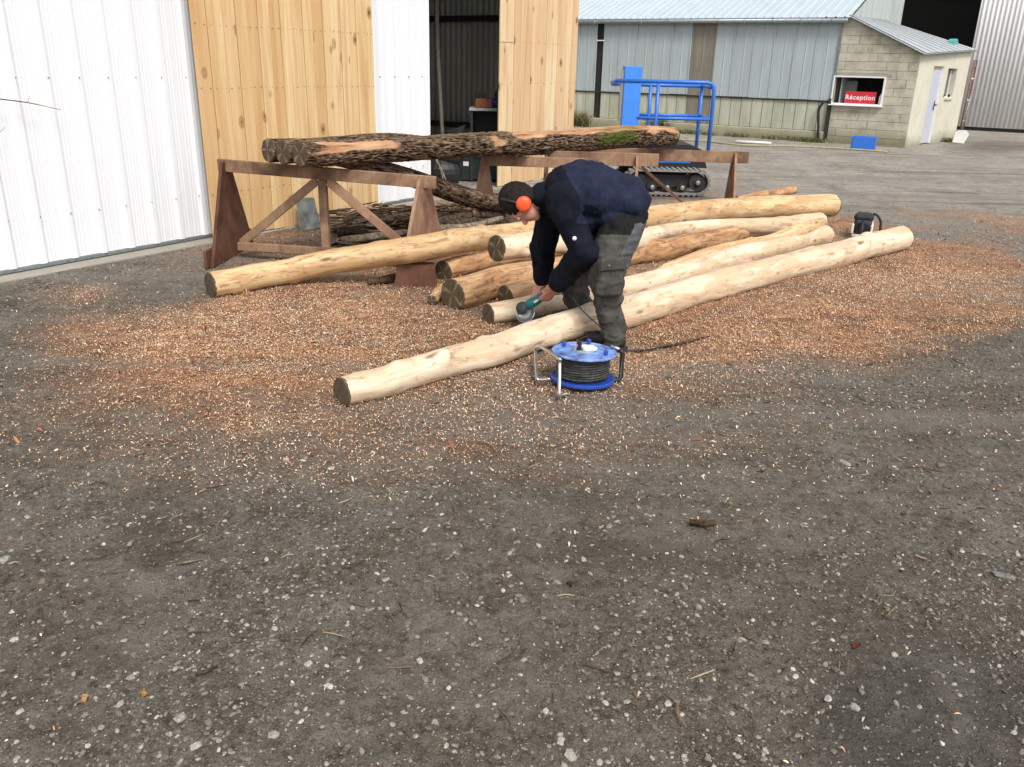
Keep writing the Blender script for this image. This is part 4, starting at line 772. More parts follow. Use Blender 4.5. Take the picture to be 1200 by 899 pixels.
# ------------------------------------------------------------------ tracked lift
YL = 11.75; lf = thing('tracked_lift', [1.6, YL+.3, 0], 'blue tracked personnel lift with railed basket behind the sawhorses', 'lift')
px1 = lambda x, y, Y=YL: P(x, y, Y)
a, b = px1(727.5, 155), px1(753, 78); zt = b[2]; m = MB(); m.box([(a[0]+b[0])/2, YL+.12, (zt+.45)/2], ax*(b[0]-a[0])/2, ay*.13, UP*(zt-.45)/2, ch=.006); m.build('mast', BLUE_L, lf)
m = MB(); m.box([a[0]-.012, YL+.14, (zt+.5)/2], ax*.012, ay*.09, UP*(zt-.6)/2); m.build('mast_guide', STEEL, lf)
zr, zm_, zf = float(px1(790, 96)[2]), float(px1(790, 139)[2]), float(px1(790, 187)[2]); xf0, xf1 = float(px1(724, 96)[0]), float(px1(838, 96)[0]); YB = YL+.75
rb = .026
m = MB(); m.tube([[xf0, YL+.0, zr], [xf1-.1, YL, zr], [xf1-.03, YL, zr-.02], [xf1, YL, zr-.1], [xf1, YL, zf]], rb, 10); m.tube([[xf1, YL, zr-.06], [xf1, YB, zr-.06]], rb, 10); m.tube([[xf1, YB, zr-.06], [xf0, YB, zr-.06]], rb, 10); m.tube([[xf0, YL, zr], [xf0, YB, zr-.04]], rb, 10); m.build('top_rail', BLUE, lf, True)
m = MB(); m.tube([[xf0+.28, YL, zm_], [xf1, YL, zm_]], .022, 8); m.tube([[xf1, YL, zm_], [xf1, YB, zm_]], .022, 8); m.tube([[xf1, YB, zm_], [xf0+.3, YB, zm_]], .022, 8); m.build('mid_rail', BLUE, lf, True)
for x, Y in ((float(px1(772, 96)[0]), YL), (float(px1(763, 99, YB)[0]), YB), (float(px1(823, 99, YB)[0]), YB), (xf0+.32, YB)):
    m = MB(); m.tube([[x, Y, zr-.03], [x, Y, zf]], .026, 8); m.build('basket_post', BLUE, lf, True)
m = MB(); m.box([(xf0+xf1)/2-.1, (YL+YB)/2, zf-.02], ax*((xf1-xf0)/2-.12), ay*.38, UP*.03, ch=.008); m.build('platform', BLUE, lf)
xt0, xt1 = float(px1(735, 225)[0])-.1, float(px1(830, 225)[0]); yz = .0
m = MB(); m.prism([[xt0+.1, YL, .36], [xt1-.05, YL, .36], [xt1-.14, YL, .60], [xt1-.3, YL, .66], [xt0+.1, YL, .66]], ay*.7); m.build('chassis', BLACK, lf)
m = MB(); m.box([(xt0+xt1)/2, YL-.012, .52], ax*.5, ay*.01, UP*.03); m.build('side_cover', DKGREY, lf)
for yy in (YL-.12, YL+.72):
    loop = []; r0, r1 = .13, .15
    for t in np.linspace(-math.pi/2, math.pi/2, 9): loop.append([xt1-.2+math.cos(t)*r1, yy, .16+.03+math.sin(t)*r1])
    for t in np.linspace(math.pi/2, 3*math.pi/2, 9): loop.append([xt0+.2+math.cos(t)*r1, yy, .16+.03+math.sin(t)*r1])
    loop = [np.array(p) for p in loop]; n_ = len(loop); m = MB(); cen = np.array([(xt0+xt1)/2, yy, .19])
    for i in range(n_):
        p, q = loop[i], loop[(i+1) % n_]; v = nrm(q-p); u_ = np.cross(v, ay); m.box((p+q)/2, (q-p)/2*1.02, ay*.11, u_*.012)
        L = np.linalg.norm(q-p); k = max(1, int(L/.07))
        for j in range(k): c = p+(q-p)*(j+.5)/k; m.box(c-u_*.018*np.sign(u_ @ (cen-c)), v*.015, ay*.11, u_*.012)
    tr = m.build('track', TRACKE if yy < YL else RUBBER, lf)
    for i in range(5):
        xw = xt0+.2+(xt1-xt0-.4)*i/4; rw = .115 if i in (0, 4) else .065; m = MB(); m.lathe([xw, yy-.08, .19 if i in (0, 4) else .12], [(rw*.3, -.02), (rw*.35, 0), (rw*.6, .012), (rw, .012), (rw, .15)], 16, ay); m.build('track_wheel', RUBBER, tr); m = MB(); m.lathe([xw, yy-.11, .19 if i in (0, 4) else .12], [(.018, -.01), (.03, 0), (.03, .02)], 10, ay); m.build('hub', STEEL, tr)
    m = MB(); m.box([(xt0+xt1)/2, yy+.03, .20], ax*((xt1-xt0)/2-.25), ay*.05, UP*.08); m.build('track_frame', BLACK, tr)
# ------------------------------------------------------------------ chainsaw (seen from its rear)
cs = G(1008, 281); sw = thing('chainsaw', cs, 'black and white chainsaw standing on the shavings beyond the longest log', 'chainsaw'); fy = nrm([.42, 1, 0]); fx = np.array([fy[1], -fy[0], 0])
m = MB(); m.box(cs+fy*.12+UP*.13, fx*.085, fy*.13, UP*.085, ch=.03); m.build('engine_body', DKGREY, sw)
m = MB(); m.box(cs+fy*.1+UP*.22, fx*.095, fy*.10, UP*.04, ch=.03); m.build('top_cover', BLACK, sw)
m = MB(); m.box(cs+fy*-.015+UP*.12, fx*.06, fy*.012, UP*.06, ch=.01); m.build('air_vent', BLACK, sw)
m = MB()
for e in (-1, 1): m.box(cs+fx*e*.092+UP*.11+fy*.1, fx*.012, fy*.13, UP*.05, ch=.008)
m.box(cs+UP*.045+fy*-.02, fx*.09, fy*.012, UP*.012); m.build('white_casing', WHITE_P, sw)
m = MB(); m.tube([cs+fx*.08+fy*.1+UP*.26, cs+fx*.12+fy*.1+UP*.25, cs+fx*.165+fy*.1+UP*.19, cs+fx*.17+fy*.1+UP*.08, cs+fx*.13+fy*.1+UP*.04], .013, 8, samples=14); m.build('front_handle', BLACK, sw, True)
m = MB(); m.tube([cs+fy*-.02+UP*.2, cs+fy*-.12+UP*.17, cs+fy*-.16+UP*.09, cs+fy*-.1+UP*.04, cs+UP*.05], .014, 8, samples=14); m.build('rear_handle', BLACK, sw, True)
m = MB(); m.box(cs-fx*.09+fy*.42+UP*.10, fx*.004, fy*.2, UP*.032, ch=.003); m.build('guide_bar', STEEL, sw)
# ------------------------------------------------------------------ cable reel
rc = G(682, 449); reel = thing('cable_reel', rc, 'blue cable reel with wound grey cable and silver tube stand in front of the man', 'cable reel'); tl = nrm([.02, .04, 1])
def flange(z, mat, nm, th=.007):
    m = MB(); m.lathe(rc+tl*z, [(.05, 0), (.165, 0), (.174, -.004), (.178, .0), (.178, th), (.172, th+.004), (.16, th), (.05, th+.002), (.045, th+.001)], 48, tl); return autosmooth(m.build(nm, mat, reel))
flange(.025, BLUEREEL_D, 'lower_flange', .012); tf = flange(.178, BLUEREEL, 'upper_flange')
m = MB(); hx_ = []; 
for lay, (rr, n0) in enumerate(((.132, 0), (.140, .5))):
    an = np.linspace(0, 2*math.pi*9, 9*28); m.tube([rc+tl*(.047+.0135*((t/(2*math.pi)+n0) % 9.6))+np.array([math.cos(t), math.sin(t), 0])*(rr+.0035*math.sin(t*3.3+lay)) for t in an], .0066, 6)
m.lathe(rc+tl*.035, [(.128, 0), (.128, .142)], 32, tl); m.build('wound_cable', CABLE, reel, True)
rt = rc+tl*.187; m = MB(); m.lathe(rt, [(.055, 0), (.055, .004), (.05, .007)], 28, tl); m.build('socket_plate', plain('grey_plate', (.35, .36, .4), .5), tf)
for i, (dx, dy) in enumerate([(.0, .025), (.032, .02), (.012, -.012), (.045, -.004)]):
    m = MB(); m.lathe(rt+np.array([dx, dy, .005]), [(.024, 0), (.026, .012), (.022, .018), (.006, .019)], 20, tl); m.build('socket_cap', WHITE_P, tf, True)
m = MB(); m.box(rt+np.array([-.03, -.01, .03]), ax*.012, ay*.018, UP*.032, ch=.006); m.build('plug', BLACK, tf); m = MB(); m.box(rt+np.array([-.05, -.01, .022]), ax*.004, ay*.02, nrm([.4, 0, 1])*.024); m.build('plug_flap', STEEL, tf)
for t in (2.55, 1.3, -.55): m = MB(); m.lathe(rt+np.array([math.cos(t)*.13, math.sin(t)*.13, 0]), [(.011, 0), (.012, .022), (.009, .026)], 12, tl); m.build('knob', BLUEREEL_D, tf)
m = MB(); m.tube([G(665, 461, .02), G(657, 463, .02), G(655.5, 461, .04), P(656, 426, 4.19), P(654, 420, 4.2), P(634, 407, 4.55), P(629, 407, 4.6), P(627.5, 413, 4.62), G(629, 441, .05), G(633, 445, .04), G(645, 444, .05)], .0095, 10, samples=60); m.build('tube_stand', STEEL, reel, True)
m = MB(); q = G(725, 449); m.tube([rc+np.array([.1, 0, .02]), q+UP*.02, q+np.array([.012, .02, .03]), q+np.array([.012, .02, .17]), q+np.array([-.005, .02, .19])], .013, 8); m.build('side_bracket', BLACK, reel, True)
m = MB(); m.tube([q+np.array([-.005, .02, .19]), q+np.array([-.05, .05, .2])], .009, 8); m.build('bracket_end', STEEL, reel, True)
# ------------------------------------------------------------------ the man
def remesh(mb, vox, smooth=6, fn=None):
    me = mb.mesh('tmp'); o = bpy.data.objects.new('tmp', me); COL.objects.link(o); r = o.modifiers.new('r', 'REMESH'); r.mode = 'VOXEL'; r.voxel_size = vox; s = o.modifiers.new('s', 'SMOOTH'); s.iterations = smooth; s.factor = .6
    bpy.context.view_layer.update(); out = bpy.data.meshes.new_from_object(o.evaluated_get(bpy.context.evaluated_depsgraph_get())); bpy.data.objects.remove(o)
    if fn:
        n = len(out.vertices); co = np.empty(n*3); out.vertices.foreach_get('co', co); co = co.reshape(-1, 3); no = np.empty(n*3); out.vertices.foreach_get('normal', no); no = no.reshape(-1, 3); co = co+no*fn(co)[:, None]; out.vertices.foreach_set('co', co.ravel()); out.update()
    return out
man = thing('person', G(712, 415), 'man in navy jacket and orange ear defenders bent over the logs with a power tool', 'person')
YN, YC, YF = 5.02, 5.17, 5.33
hipN, hipF = P(727, 243, YN+.10), P(720, 243, YF-.08); hipC = P(727, 232, YC); kneeN, kneeF = P(709, 325, 4.98), P(673, 325, YF+.08); ankN = P(720, 392, 4.98); footN = G(718, 408); ankF = P(682, 372, 5.5); ankF[2] = .1
shN, shF = P(658, 243, YN-.02), P(650, 240, YF+.03); elN, elF = P(686, 297, 4.97), P(634, 290, YF+.08); wrN, wrF = P(651, 335, 5.2), P(637, 331, 5.42)
chest = P(668, 228, YC); belly = P(698, 226, YC); neck0 = P(647, 228, YC); hd = P(611, 238, YC); 
crown = nrm(P(590, 232, YC)-P(632, 240, YC)); face = nrm(np.array([-.35, -.02, -.94])-crown*(np.array([-.35, -.02, -.94]) @ crown)); sideY = np.cross(crown, face)
print('man: hip', hipC, 'knee', kneeN, 'sh', shN, 'el', elN, 'wr', wrN, 'head', hd, 'thigh', np.linalg.norm(hipN-kneeN), 'shin', np.linalg.norm(kneeN-ankN), 'uarm', np.linalg.norm(shN-elN), np.linalg.norm(elN-wrN), np.linalg.norm(shF-elF), np.linalg.norm(elF-wrF))
gh = P(629, 352, 5.36); gm = P(612, 361, 5.36); gd = nrm(gm-gh)     # tool handle and head
B = MB()
B.ell(hd+crown*.015, crown*.105, face*.098, sideY*.078, 24, 16); B.ell(hd-crown*.055+face*.045, crown*.065, face*.055, sideY*.056); B.ell(hd-crown*.10+face*.06, crown*.028, face*.03, sideY*.03)
B.cap_(hd-crown*.015+face*.09, hd-crown*.045+face*.112, .010, .016, 10); B.cap_(hd+face*.085+crown*.02+sideY*.03, hd+face*.085+crown*.02-sideY*.03, .012, .012, 10); B.cap_(hd-crown*.072+face*.088-sideY*.018, hd-crown*.072+face*.088+sideY*.018, .009, .009, 8)
for e in (-1, 1): B.ell(hd+sideY*e*.078-crown*.01-face*.005, crown*.03, face*.018, sideY*.01)
B.cap_(hd-crown*.05-face*.02, neck0, .056, .062); B.cap_(neck0, chest, .07, .12); B.cap_(chest, belly, .125, .125); B.cap_(belly, hipC, .125, .14); B.cap_(shN, shF, .06, .06); B.cap_(hipN, hipF, .09, .09)
for s, e, w in ((shN, elN, wrN), (shF, elF, wrF)): B.cap_(s, e, .058, .042); B.cap_(e, w, .043, .027)
for h, k, a_ in ((hipN, kneeN, ankN), (hipF, kneeF, ankF)): B.cap_(h, k, .085, .062); B.cap_(k, a_, .062, .04)
for a_, d_ in ((ankN, nrm([-.72, .55, 0])), (ankF, nrm([-1, .25, 0]))): q = a_.copy(); q[2] = .04; B.cap_(a_, q, .04, .035); B.cap_(q, q+d_*.13, .034, .026)
def hand(w, tgt, axis, side, back):
    """w wrist, tgt palm centre on the handle, axis = along the handle, side = the way the fingers wrap"""
    pd_ = nrm(tgt-w); B.cap_(w, w+pd_*.02, .027, .028)
    for k in range(4):
        o_ = axis*(.030-.020*k); B.cap_(w+pd_*.015+o_*.5, tgt+o_+back*.012, .019, .0135)
        kn = tgt+o_+back*.014; l1 = (.030, .033, .031, .025)[k]; p1 = kn+nrm(pd_*.9+side*.5)*l1; p2 = p1+nrm(side-pd_*.1-back*.4)*l1*.85; p3 = p2+nrm(side*.3-back-pd_*.6)*l1*.6
        B.cap_(kn, p1, .0105, .0098, 10); B.cap_(p1, p2, .0098, .009, 10); B.cap_(p2, p3, .009, .0075, 10)
    t0 = w+pd_*.02+axis*.024; t1 = t0+nrm(axis*.8+pd_*.7-back*.3)*.036; t2 = t1+nrm(pd_*.7-back*.4+side*.5)*.032; B.cap_(t0, t1, .015, .012, 10); B.cap_(t1, t2, .012, .009, 10)
hpN = P(639, 350, 5.30); hpF = P(631, 341, 5.41)
hand(wrN, hpN, -nrm(P(625, 352, 5.3)-P(645, 352, 5.3))*-1, nrm([-.1, .9, -.2]), nrm([.1, -1, .35])); hand(wrF, hpF, nrm(P(622, 347, 5.4)-P(634, 340, 5.4)), nrm([-.3, -.6, -.6]), nrm([-.2, .3, 1]))
body = link('body', remesh(B, .0065, 3), SKIN, man, True)
# hair, eyes
Hm = MB(); Hm.ell(hd+crown*.03-face*.018, crown*.116, face*.108, sideY*.092, 28, 18); Hm.ell(hd-crown*.03-face*.045, crown*.07, face*.06, sideY*.08)
hair = link('hair', remesh(Hm, .008, 2, lambda c: .006*fbm(c, 60, 2, 3)), HAIR, man, True)
for e in (-1, 1): m = MB(); m.ell(hd+face*.088-crown*.0+sideY*e*.03, crown*.011, face*.011, sideY*.011, 12, 8); m.build('eye', WHITE_P, man, True)
ed = MB(); an = np.linspace(-.25, math.pi+.25, 26); ed.tube([hd+crown*.02+(crown*math.sin(t)*.112+sideY*math.cos(t)*.098)-face*.01 for t in an], .009, 8); edo = ed.build('ear_defender', BLACK, man, True)
for e in (-1, 1):
    m = MB(); c = hd+sideY*e*.088-crown*.012-face*.01; axv = sideY*e; m.lathe(c, [(.040, -.012), (.044, -.004), (.044, .004)], 24, axv); m.build('cushion', BLACK, edo, True)
    m = MB(); m.lathe(c, [(.042, .002), (.047, .008), (.046, .024), (.036, .034), (.015, .038), (.001, .038)], 28, axv); m.build('ear_cup', ORANGE, edo, True)
# jacket
def fold(c, a=.006, s=9, seed=3, st=(1, 1, 1)):
    q = c*np.array(st); return a*(1-2*np.abs(fbm(q, s, 3, seed)))+a*.6*fbm(q, s*2.4, 2, seed+5)
J = MB(); 
for t in np.linspace(0, 1, 12):
    qx = 662+(732-662)*t; qy = 228-9*math.sin(math.pi*t**.7)+7*t; rz_ = .155+.022*math.sin(math.pi*t**.8); ry_ = .190+.015*math.sin(math.pi*t)
    J.ell(P(qx, qy, YC), np.array([.12, 0, -.02]), np.array([0, ry_, 0]), np.array([.0, 0, rz_-.022]), 24, 16)
J.ell(P(736, 234, YC), np.array([.115, 0, -.04]), np.array([0, .205, 0]), np.array([.02, 0, .13]), 24, 16)
J.ell(P(716, 250, YC), np.array([.12, 0, .02]), np.array([0, .19, 0]), np.array([.0, 0, .085]), 24, 16)
J.cap_(P(655, 233, YC), P(640, 231, YC), .115, .082); J.cap_(neck0+np.array([.02, 0, 0]), P(636, 231, YC), .082, .07)
J.cap_(P(662, 236, YN), P(658, 236, YF), .11, .11)
J.ell(P(703, 238, YC), np.array([.15, 0, -.04]), np.array([0, .17, 0]), np.array([.02, 0, .10]))
for s, e, w, w2 in ((shN, elN, wrN, .062), (shF, elF, wrF, .052)):
    we = e+(w-e)*.86; J.cap_(s, s+(e-s)*.5, .086, .078); J.cap_(s+(e-s)*.5, e, .078, .068); J.cap_(e, we, .078, w2)
    
J.cap_(P(676, 258, YC-.02), P(700, 250, YC), .11, .11)
jm = remesh(J, .008, 6, lambda c: fold(c, .015, 6.5, 3, (1.3, .7, .9))+fold(c, .005, 17, 8, (1.2, .8, .7)))
def paint(me, fn, mats):
    idx = [fn(np.array(p.center)) for p in me.polygons]; me.polygons.foreach_set('material_index', idx)
def jk(c):   # dark yoke, shoulders and sleeves; lighter navy back
    x, y, _ = to_px1(c)
    edge = 640+ (232-y)*-0.1
    yoke = x < 672+.55*(y-205)-.0009*(y-205)**2*10 if y < 262 else True
    if y < 262 and x > 668+max(0, (y-205))*.62-4+(200-min(y, 200))*-1.1: return 0
    return 1 if yoke and x < 712 else 0
def to_px1(c):
    q = (np.array(c)-np.array([0, 0, H])) @ R3; return CX+F*q[0]/q[2], CY+F*q[1]/q[2], q[2]
paint(jm, jk, None); jo = link('jacket', jm, [NAVY, NAVYD], man, True)
m = MB(); c = P(673, 279, 4.87); m.lathe(c-np.array([0, .012, 0]), [(.012, 0), (.013, .004), (.004, .009)], 14, [0, -1, .2]); m.build('sleeve_badge', WHITE_P, jo, True)
# trousers
T_ = MB(); T_.ell(P(735, 250, YC), np.array([.115, 0, -.04]), np.array([0, .185, 0]), np.array([.03, 0, .125]), 24, 16)
T_.cap_(P(732, 258, YN+.07), P(716, 300, YN-.02), .125, .118); T_.cap_(P(715, 300, YN-.02), kneeN+np.array([.0, 0, 0]), .115, .100); T_.cap_(kneeN, P(713, 350, 4.98), .100, .085); T_.cap_(P(711, 350, 4.98), P(719, 385, 4.98), .078, .068); T_.cap_(P(719, 385, 4.98), P(719, 396, 4.98), .072, .066)
T_.cap_(P(722, 248, YF-.05), P(690, 300, YF+.03), .125, .105); T_.cap_(P(690, 300, YF+.03), kneeF, .105, .09); T_.cap_(kneeF, P(676, 352, 5.45), .088, .08); T_.cap_(P(676, 352, 5.45), ankF+UP*.03, .078, .07)
def fold2(c): return fold(c, .011, 7, 9, (.8, .8, 1.9))+fold(c, .004, 18, 19, (.7, .7, 1.6))*np.clip((.75-c[:, 2])*3, .3, 1.3)
tm_ = remesh(T_, .008, 5, fold2)
def tk(c):
    x, y, d = to_px1(c)
    if y < 262: return 1
    ex = 757-(y-255)*.47
    if y < 345 and x > ex-9+max(0, (y-310))*.1 and y > 235 and d < 5.6: return 2 if y > 258 else 1
    return 1 if y < 275 else 0
paint(tm_, tk, None); tro = link('trousers', tm_, [TROUS, TROUSD, TROUSL], man, True)
# cargo pocket on the near thigh
pk = MB(); c = P(716, 324, 4.865); ux = nrm(P(728, 324, 4.86)-P(704, 326, 4.86)); uz = nrm(P(718, 300, 4.9)-P(714, 340, 4.9)); pk.box(c, ux*.075, np.array([0, .024, 0]), uz*.115, ch=.02); pko = link('cargo_pocket', remesh(pk, .008, 3, fold2), TROUS, tro, True)
m = MB(); m.box(c+uz*.080-ay*.036, ux*.076, ay*.012, uz*.036, ch=.008); m.build('pocket_flap', TROUS, tro)
m = MB(); m.tube([P(700, 308, 4.86), P(698, 322, 4.86), P(699, 340, 4.87)], .003, 6); m.build('zip', DKGREY, tro); m = MB(); m.lathe(P(714, 311, 4.812), [(.006, 0), (.006, .004)], 10, -ay); m.build('snap_button', STEEL, tro)
for a_, ft, d_ in ((ankN, G(724, 408), nrm([-.72, .55, 0])), (ankF, np.array([ankF[0]+.02, ankF[1], 0]), nrm([-1, .25, 0]))):
    b_ = MB(); ft = np.array([a_[0], a_[1], 0]); b_.cap_(a_+UP*.05, ft+UP*.07, .055, .052); b_.cap_(ft+UP*.055-d_*.03, ft+UP*.05+d_*.12, .05, .046); b_.cap_(ft+UP*.045+d_*.12, ft+UP*.04+d_*.185, .046, .036); bo = link('boot', remesh(b_, .008, 3), BOOT, man, True)
    m = MB(); sd_ = np.cross(d_, UP); pl = [ft+d_*x+sd_*y+UP*.002 for x, y in [(-.085, -.03), (-.085, .03), (-.04, .045), (.08, .052), (.17, .045), (.215, .02), (.215, -.02), (.17, -.045), (.08, -.052), (-.04, -.045)]]; m.prism(pl, UP*.022); m.build('sole', RUBBER, bo)
# power tool
tool = thing('angle_grinder', [gm[0], gm[1], gm[2]-.08], 'teal angle grinder with silver guard held by the man against the log', 'power tool')
bk = P(640, 344, 5.36); m = MB(); m.cap_(gh+(bk-gh)*.6, gh, .026, .03, 16); m.cap_(gh, gh+gd*.05, .031, .034, 16); m.build('motor_housing', TEAL, tool, True)
m = MB(); q = gh; m.box(q+np.array([.0, -.031, .006]), gd*.022, ay*.003, np.cross(gd, ay)*.006); m.build('label_plate', WHITE_P, tool)
m = MB(); tn = nrm([-.25, -.75, .45]); m.lathe(gm-tn*.03, [(.03, 0), (.04, .012), (.041, .04), (.034, .055), (.014, .06), (.001, .06)], 24, tn); m.build('gear_head', DKGREY, tool, True)
gcd = P(617, 369, 5.34); dn = nrm([.45, -.55, -.5]); m = MB(); m.lathe(gcd, [(.02, 0), (.058, 0), (.063, .008), (.063, .022), (.060, .022), (.058, .01), (.02, .008)], 32, nrm([-.3, -.6, .55])); m.build('disc_guard', STEEL, tool, True)
m = MB(); m.lathe(gcd-nrm([-.3, -.6, .55])*.012+np.array([.012, 0, -.004]), [(.012, 0), (.056, 0), (.056, .004), (.012, .004)], 32, nrm([-.3, -.6, .55])); m.build('grinding_disc', DKGREY, tool)
tubething('power_cord', [bk, P(652, 345, 5.28), P(666, 344, 5.12), P(672, 350, 5.02), P(679, 360, 5.0), P(692, 373, 4.93), P(703, 383, 4.88), P(707, 392, 4.85), G(704, 404, .01), G(697, 402, .01), G(690, 399, .02), rt+np.array([.02, .1, .05]), rt+np.array([-.025, .02, .06])], .0042, BLACK, 'thin dark power cord hanging over the pale log to the reel', 'cord', 6, 90)
tubething('ground_cable', [G(727, 412, .01), G(745, 411, .012), G(760, 410, .01), G(775, 407, .01)], .006, BLACK, 'short black cable end on the shavings right of the boot', 'cable', 6, 20)
tubething('ground_stick', [G(774, 407, .012), G(800, 402, .014), G(831, 394, .012)], [.006, .007, .004], BR, 'thin dark stick pointing right on the shavings beside the man', 'stick', 6, 20)
# ------------------------------------------------------------------ loose stuff on the ground
_ico_v = []; _t = (1+5**.5)/2
for a in (-1, 1):
    for b in (-_t, _t): _ico_v += [(a, b, 0), (0, a, b), (b, 0, a)]
_bm = bmesh.new(); [_bm.verts.new(v) for v in _ico_v]; bmesh.ops.convex_hull(_bm, input=_bm.verts); bmesh.ops.recalc_face_normals(_bm, faces=_bm.faces); _bm.verts.index_update()
ICOV = np.array([v.co for v in _bm.verts])/np.linalg.norm(_ico_v[0]); ICOF = np.array([[v.index for v in f.verts] for f in _bm.faces]); _bm.free()
OCTV = np.array([(1, 0, 0), (-1, 0, 0), (0, 1, 0), (0, -1, 0), (0, 0, 1.), (0, 0, -1)]); OCTF = np.array([(0, 2, 4), (2, 1, 4), (1, 3, 4), (3, 0, 4), (2, 0, 5), (1, 2, 5), (3, 1, 5), (0, 3, 5)])
def scatter_screen(n, y0, y1, pad=.35, power=1.0):
    """places spread evenly as seen from standing height, in a fan wider than the view"""
    d = y0*(y1/y0)**rng.random(n)**power; x = (rng.random(n)*2-1)*(d*(.62+pad*.3)+.6); return np.c_[x, d]
def stones(name, xy, size, V, Fc, mat, label, flat=.55, tone=None, sink=.3, cat='gravel'):
    n = len(xy); k = len(V); a = rng.uniform(0, 6.28, n); s = size[:, None]*np.stack([rng.uniform(.7, 1.3, n), rng.uniform(.6, 1., n), rng.uniform(.35, .8, n)*flat*1.4], 1)
    v = V[None]*(1+rng.normal(0, .13, (n, k, 3))); v = v*s[:, None, :]; tilt = rng.normal(0, .25, n); ca, sa = np.cos(a)[:, None], np.sin(a)[:, None]
    z = v[..., 2]+v[..., 0]*tilt[:, None]; x = v[..., 0]*ca-v[..., 1]*sa; y = v[..., 0]*sa+v[..., 1]*ca; h = height(xy)
    co = np.stack([x+xy[:, :1], y+xy[:, 1:], z+h[:, None]+(s[:, 2:]*(1-2*sink))], -1).reshape(-1, 3); f = (Fc[None]+np.arange(n)[:, None, None]*k).reshape(-1, 3)
    me = fast_mesh(name, co, f); at = me.attributes.new('tone', 'FLOAT', 'POINT'); at.data.foreach_set('value', np.repeat(rng.random(n) if tone is None else tone, k)); return tag(link(name, me, mat, smooth=False), label, cat, kind='stuff')
n = NT('gravel_stone', .85, 0, .25); tn_ = n.attr('tone', 'Fac'); gv = n.noise(gpos(n), 260, 3); sc_ = n.ramp(tn_, [(0, (.04, .034, .026)), (.3, (.095, .08, .062)), (.6, (.17, .15, .12)), (.84, (.27, .245, .20)), (.95, (.40, .37, .32)), (1, (.56, .53, .47))]); GRAVEL = n.col(n.mix(n.ramp(gv, [(.4, .45), (.6, 0.)]), sc_, (.08, .07, .06)))
def keep_stone(xy, k=1.):
    c = chipmask(xy); p3 = np.c_[xy, np.zeros(len(xy))]; d = .35+.65*np.clip(fbm(p3, 1.7, 3, 51)*1.6+.5, 0, 1); x, y, ok = to_px(xy); wet = np.clip(1.4-np.hypot((x-1090)/160, (y-845)/100), 0, 1); return rng.random(len(xy)) < d*(1-.85*np.clip(c*1.5, 0, 1)*k)*(1-.7*wet)
xy = scatter_screen(125000, 1.35, 11.5, .35, .85); xy = xy[keep_stone(xy)]; sz = .0015+.0022*rng.random(len(xy))**2+.00028*xy[:, 1]; stones('fine_gravel', xy, sz, OCTV, OCTF, GRAVEL, 'fine grey gravel pressed into the yard')
xy = scatter_screen(60000, 1.35, 10, .3); xy = xy[keep_stone(xy)]; sz = .0028+.0075*rng.random(len(xy))**3+.0004*xy[:, 1]; stones('gravel', xy, sz, ICOV, ICOF, GRAVEL, 'loose small stones scattered over the yard', tone=np.clip(rng.random(len(xy))**.8, 0, 1))
xy = scatter_screen(3400, 1.4, 24, .3); xy = xy[keep_stone(xy)]; sz = .0075+.009*rng.random(len(xy))**3.5; stones('coarse_gravel', xy, sz, ICOV, ICOF, GRAVEL, 'larger pale stones scattered over the yard', tone=.4+.58*rng.random(len(xy))**1.3)
# shavings
def flakes(name, xy, L, W, mat, label, lift=.01, tone=None):
    n = len(xy); a = rng.uniform(0, 6.28, n); d = np.stack([np.cos(a), np.sin(a), rng.normal(0, .28, n)], 1); s = np.stack([-np.sin(a), np.cos(a), rng.normal(0, .35, n)], 1); curl = np.abs(rng.normal(0, .3, n))*L
    c = np.c_[xy, height(xy)+.002+rng.random(n)*lift]; z = np.zeros(n); up = np.c_[z, z, curl]
    pts = []
    for t, uw, k in ((-.5, .35, 0.), (-.15, 1., 1.), (.15, 1., 1.), (.5, .4, 0.)):
        for e in (-1, 1): pts.append(c+d*(L*t)[:, None]+s*(W*uw*.5*e)[:, None]+up*k)
    co = np.stack(pts, 1).reshape(-1, 3); b = np.arange(n)[:, None]*8; f = np.concatenate([b+[0, 1, 3, 2], b+[2, 3, 5, 4], b+[4, 5, 7, 6]], 0); me = fast_mesh(name, co, f)
    at = me.attributes.new('tone', 'FLOAT', 'POINT'); at.data.foreach_set('value', np.repeat(rng.random(n) if tone is None else tone, 8)); return tag(link(name, me, mat), label, 'wood chips', kind='stuff')
n = NT('wood_shaving', .7, 0, .2); CHIP = n.col(n.ramp(n.attr('tone', 'Fac'), [(0, (.15, .055, .026)), (.25, (.42, .19, .095)), (.5, (.68, .40, .22)), (.8, (.82, .62, .42)), (1, (.90, .78, .60))]))
def chips_at(n, y0, y1, gain, seed):
    xy = scatter_screen(n, y0, y1, .5, .8); return xy[rng.random(len(xy)) < np.clip(chipmask(xy)*gain, 0, 1)]
xy = chips_at(480000, 3.0, 11.5, 1.0, 1); print('chips', len(xy)); nlo = fbm(np.c_[xy, np.zeros(len(xy))], 1.1, 3, 77)
flakes('wood_shavings', xy, .005+.009*rng.random(len(xy))**2, .0025+.003*rng.random(len(xy)), CHIP, 'orange brown wood shavings covering the ground round the logs', .012, np.clip(rng.random(len(xy))*.75+.12+nlo*.35, 0, 1))
xy = chips_at(6000, 2.6, 11., .8, 2); flakes('long_shavings', xy, .015+.025*rng.random(len(xy))**3, .003+.004*rng.random(len(xy)), CHIP, 'longer pale curls of wood lying among the shavings', .015, .55+.45*rng.random(len(xy)))
xy = chips_at(2600, 3.2, 11., .8, 5); flakes('bark_strips', xy, .03+.07*rng.random(len(xy))**2, .006+.009*rng.random(len(xy)), CHIP, 'dark strips of peeled bark lying among the shavings', .012, .0+.3*rng.random(len(xy)))
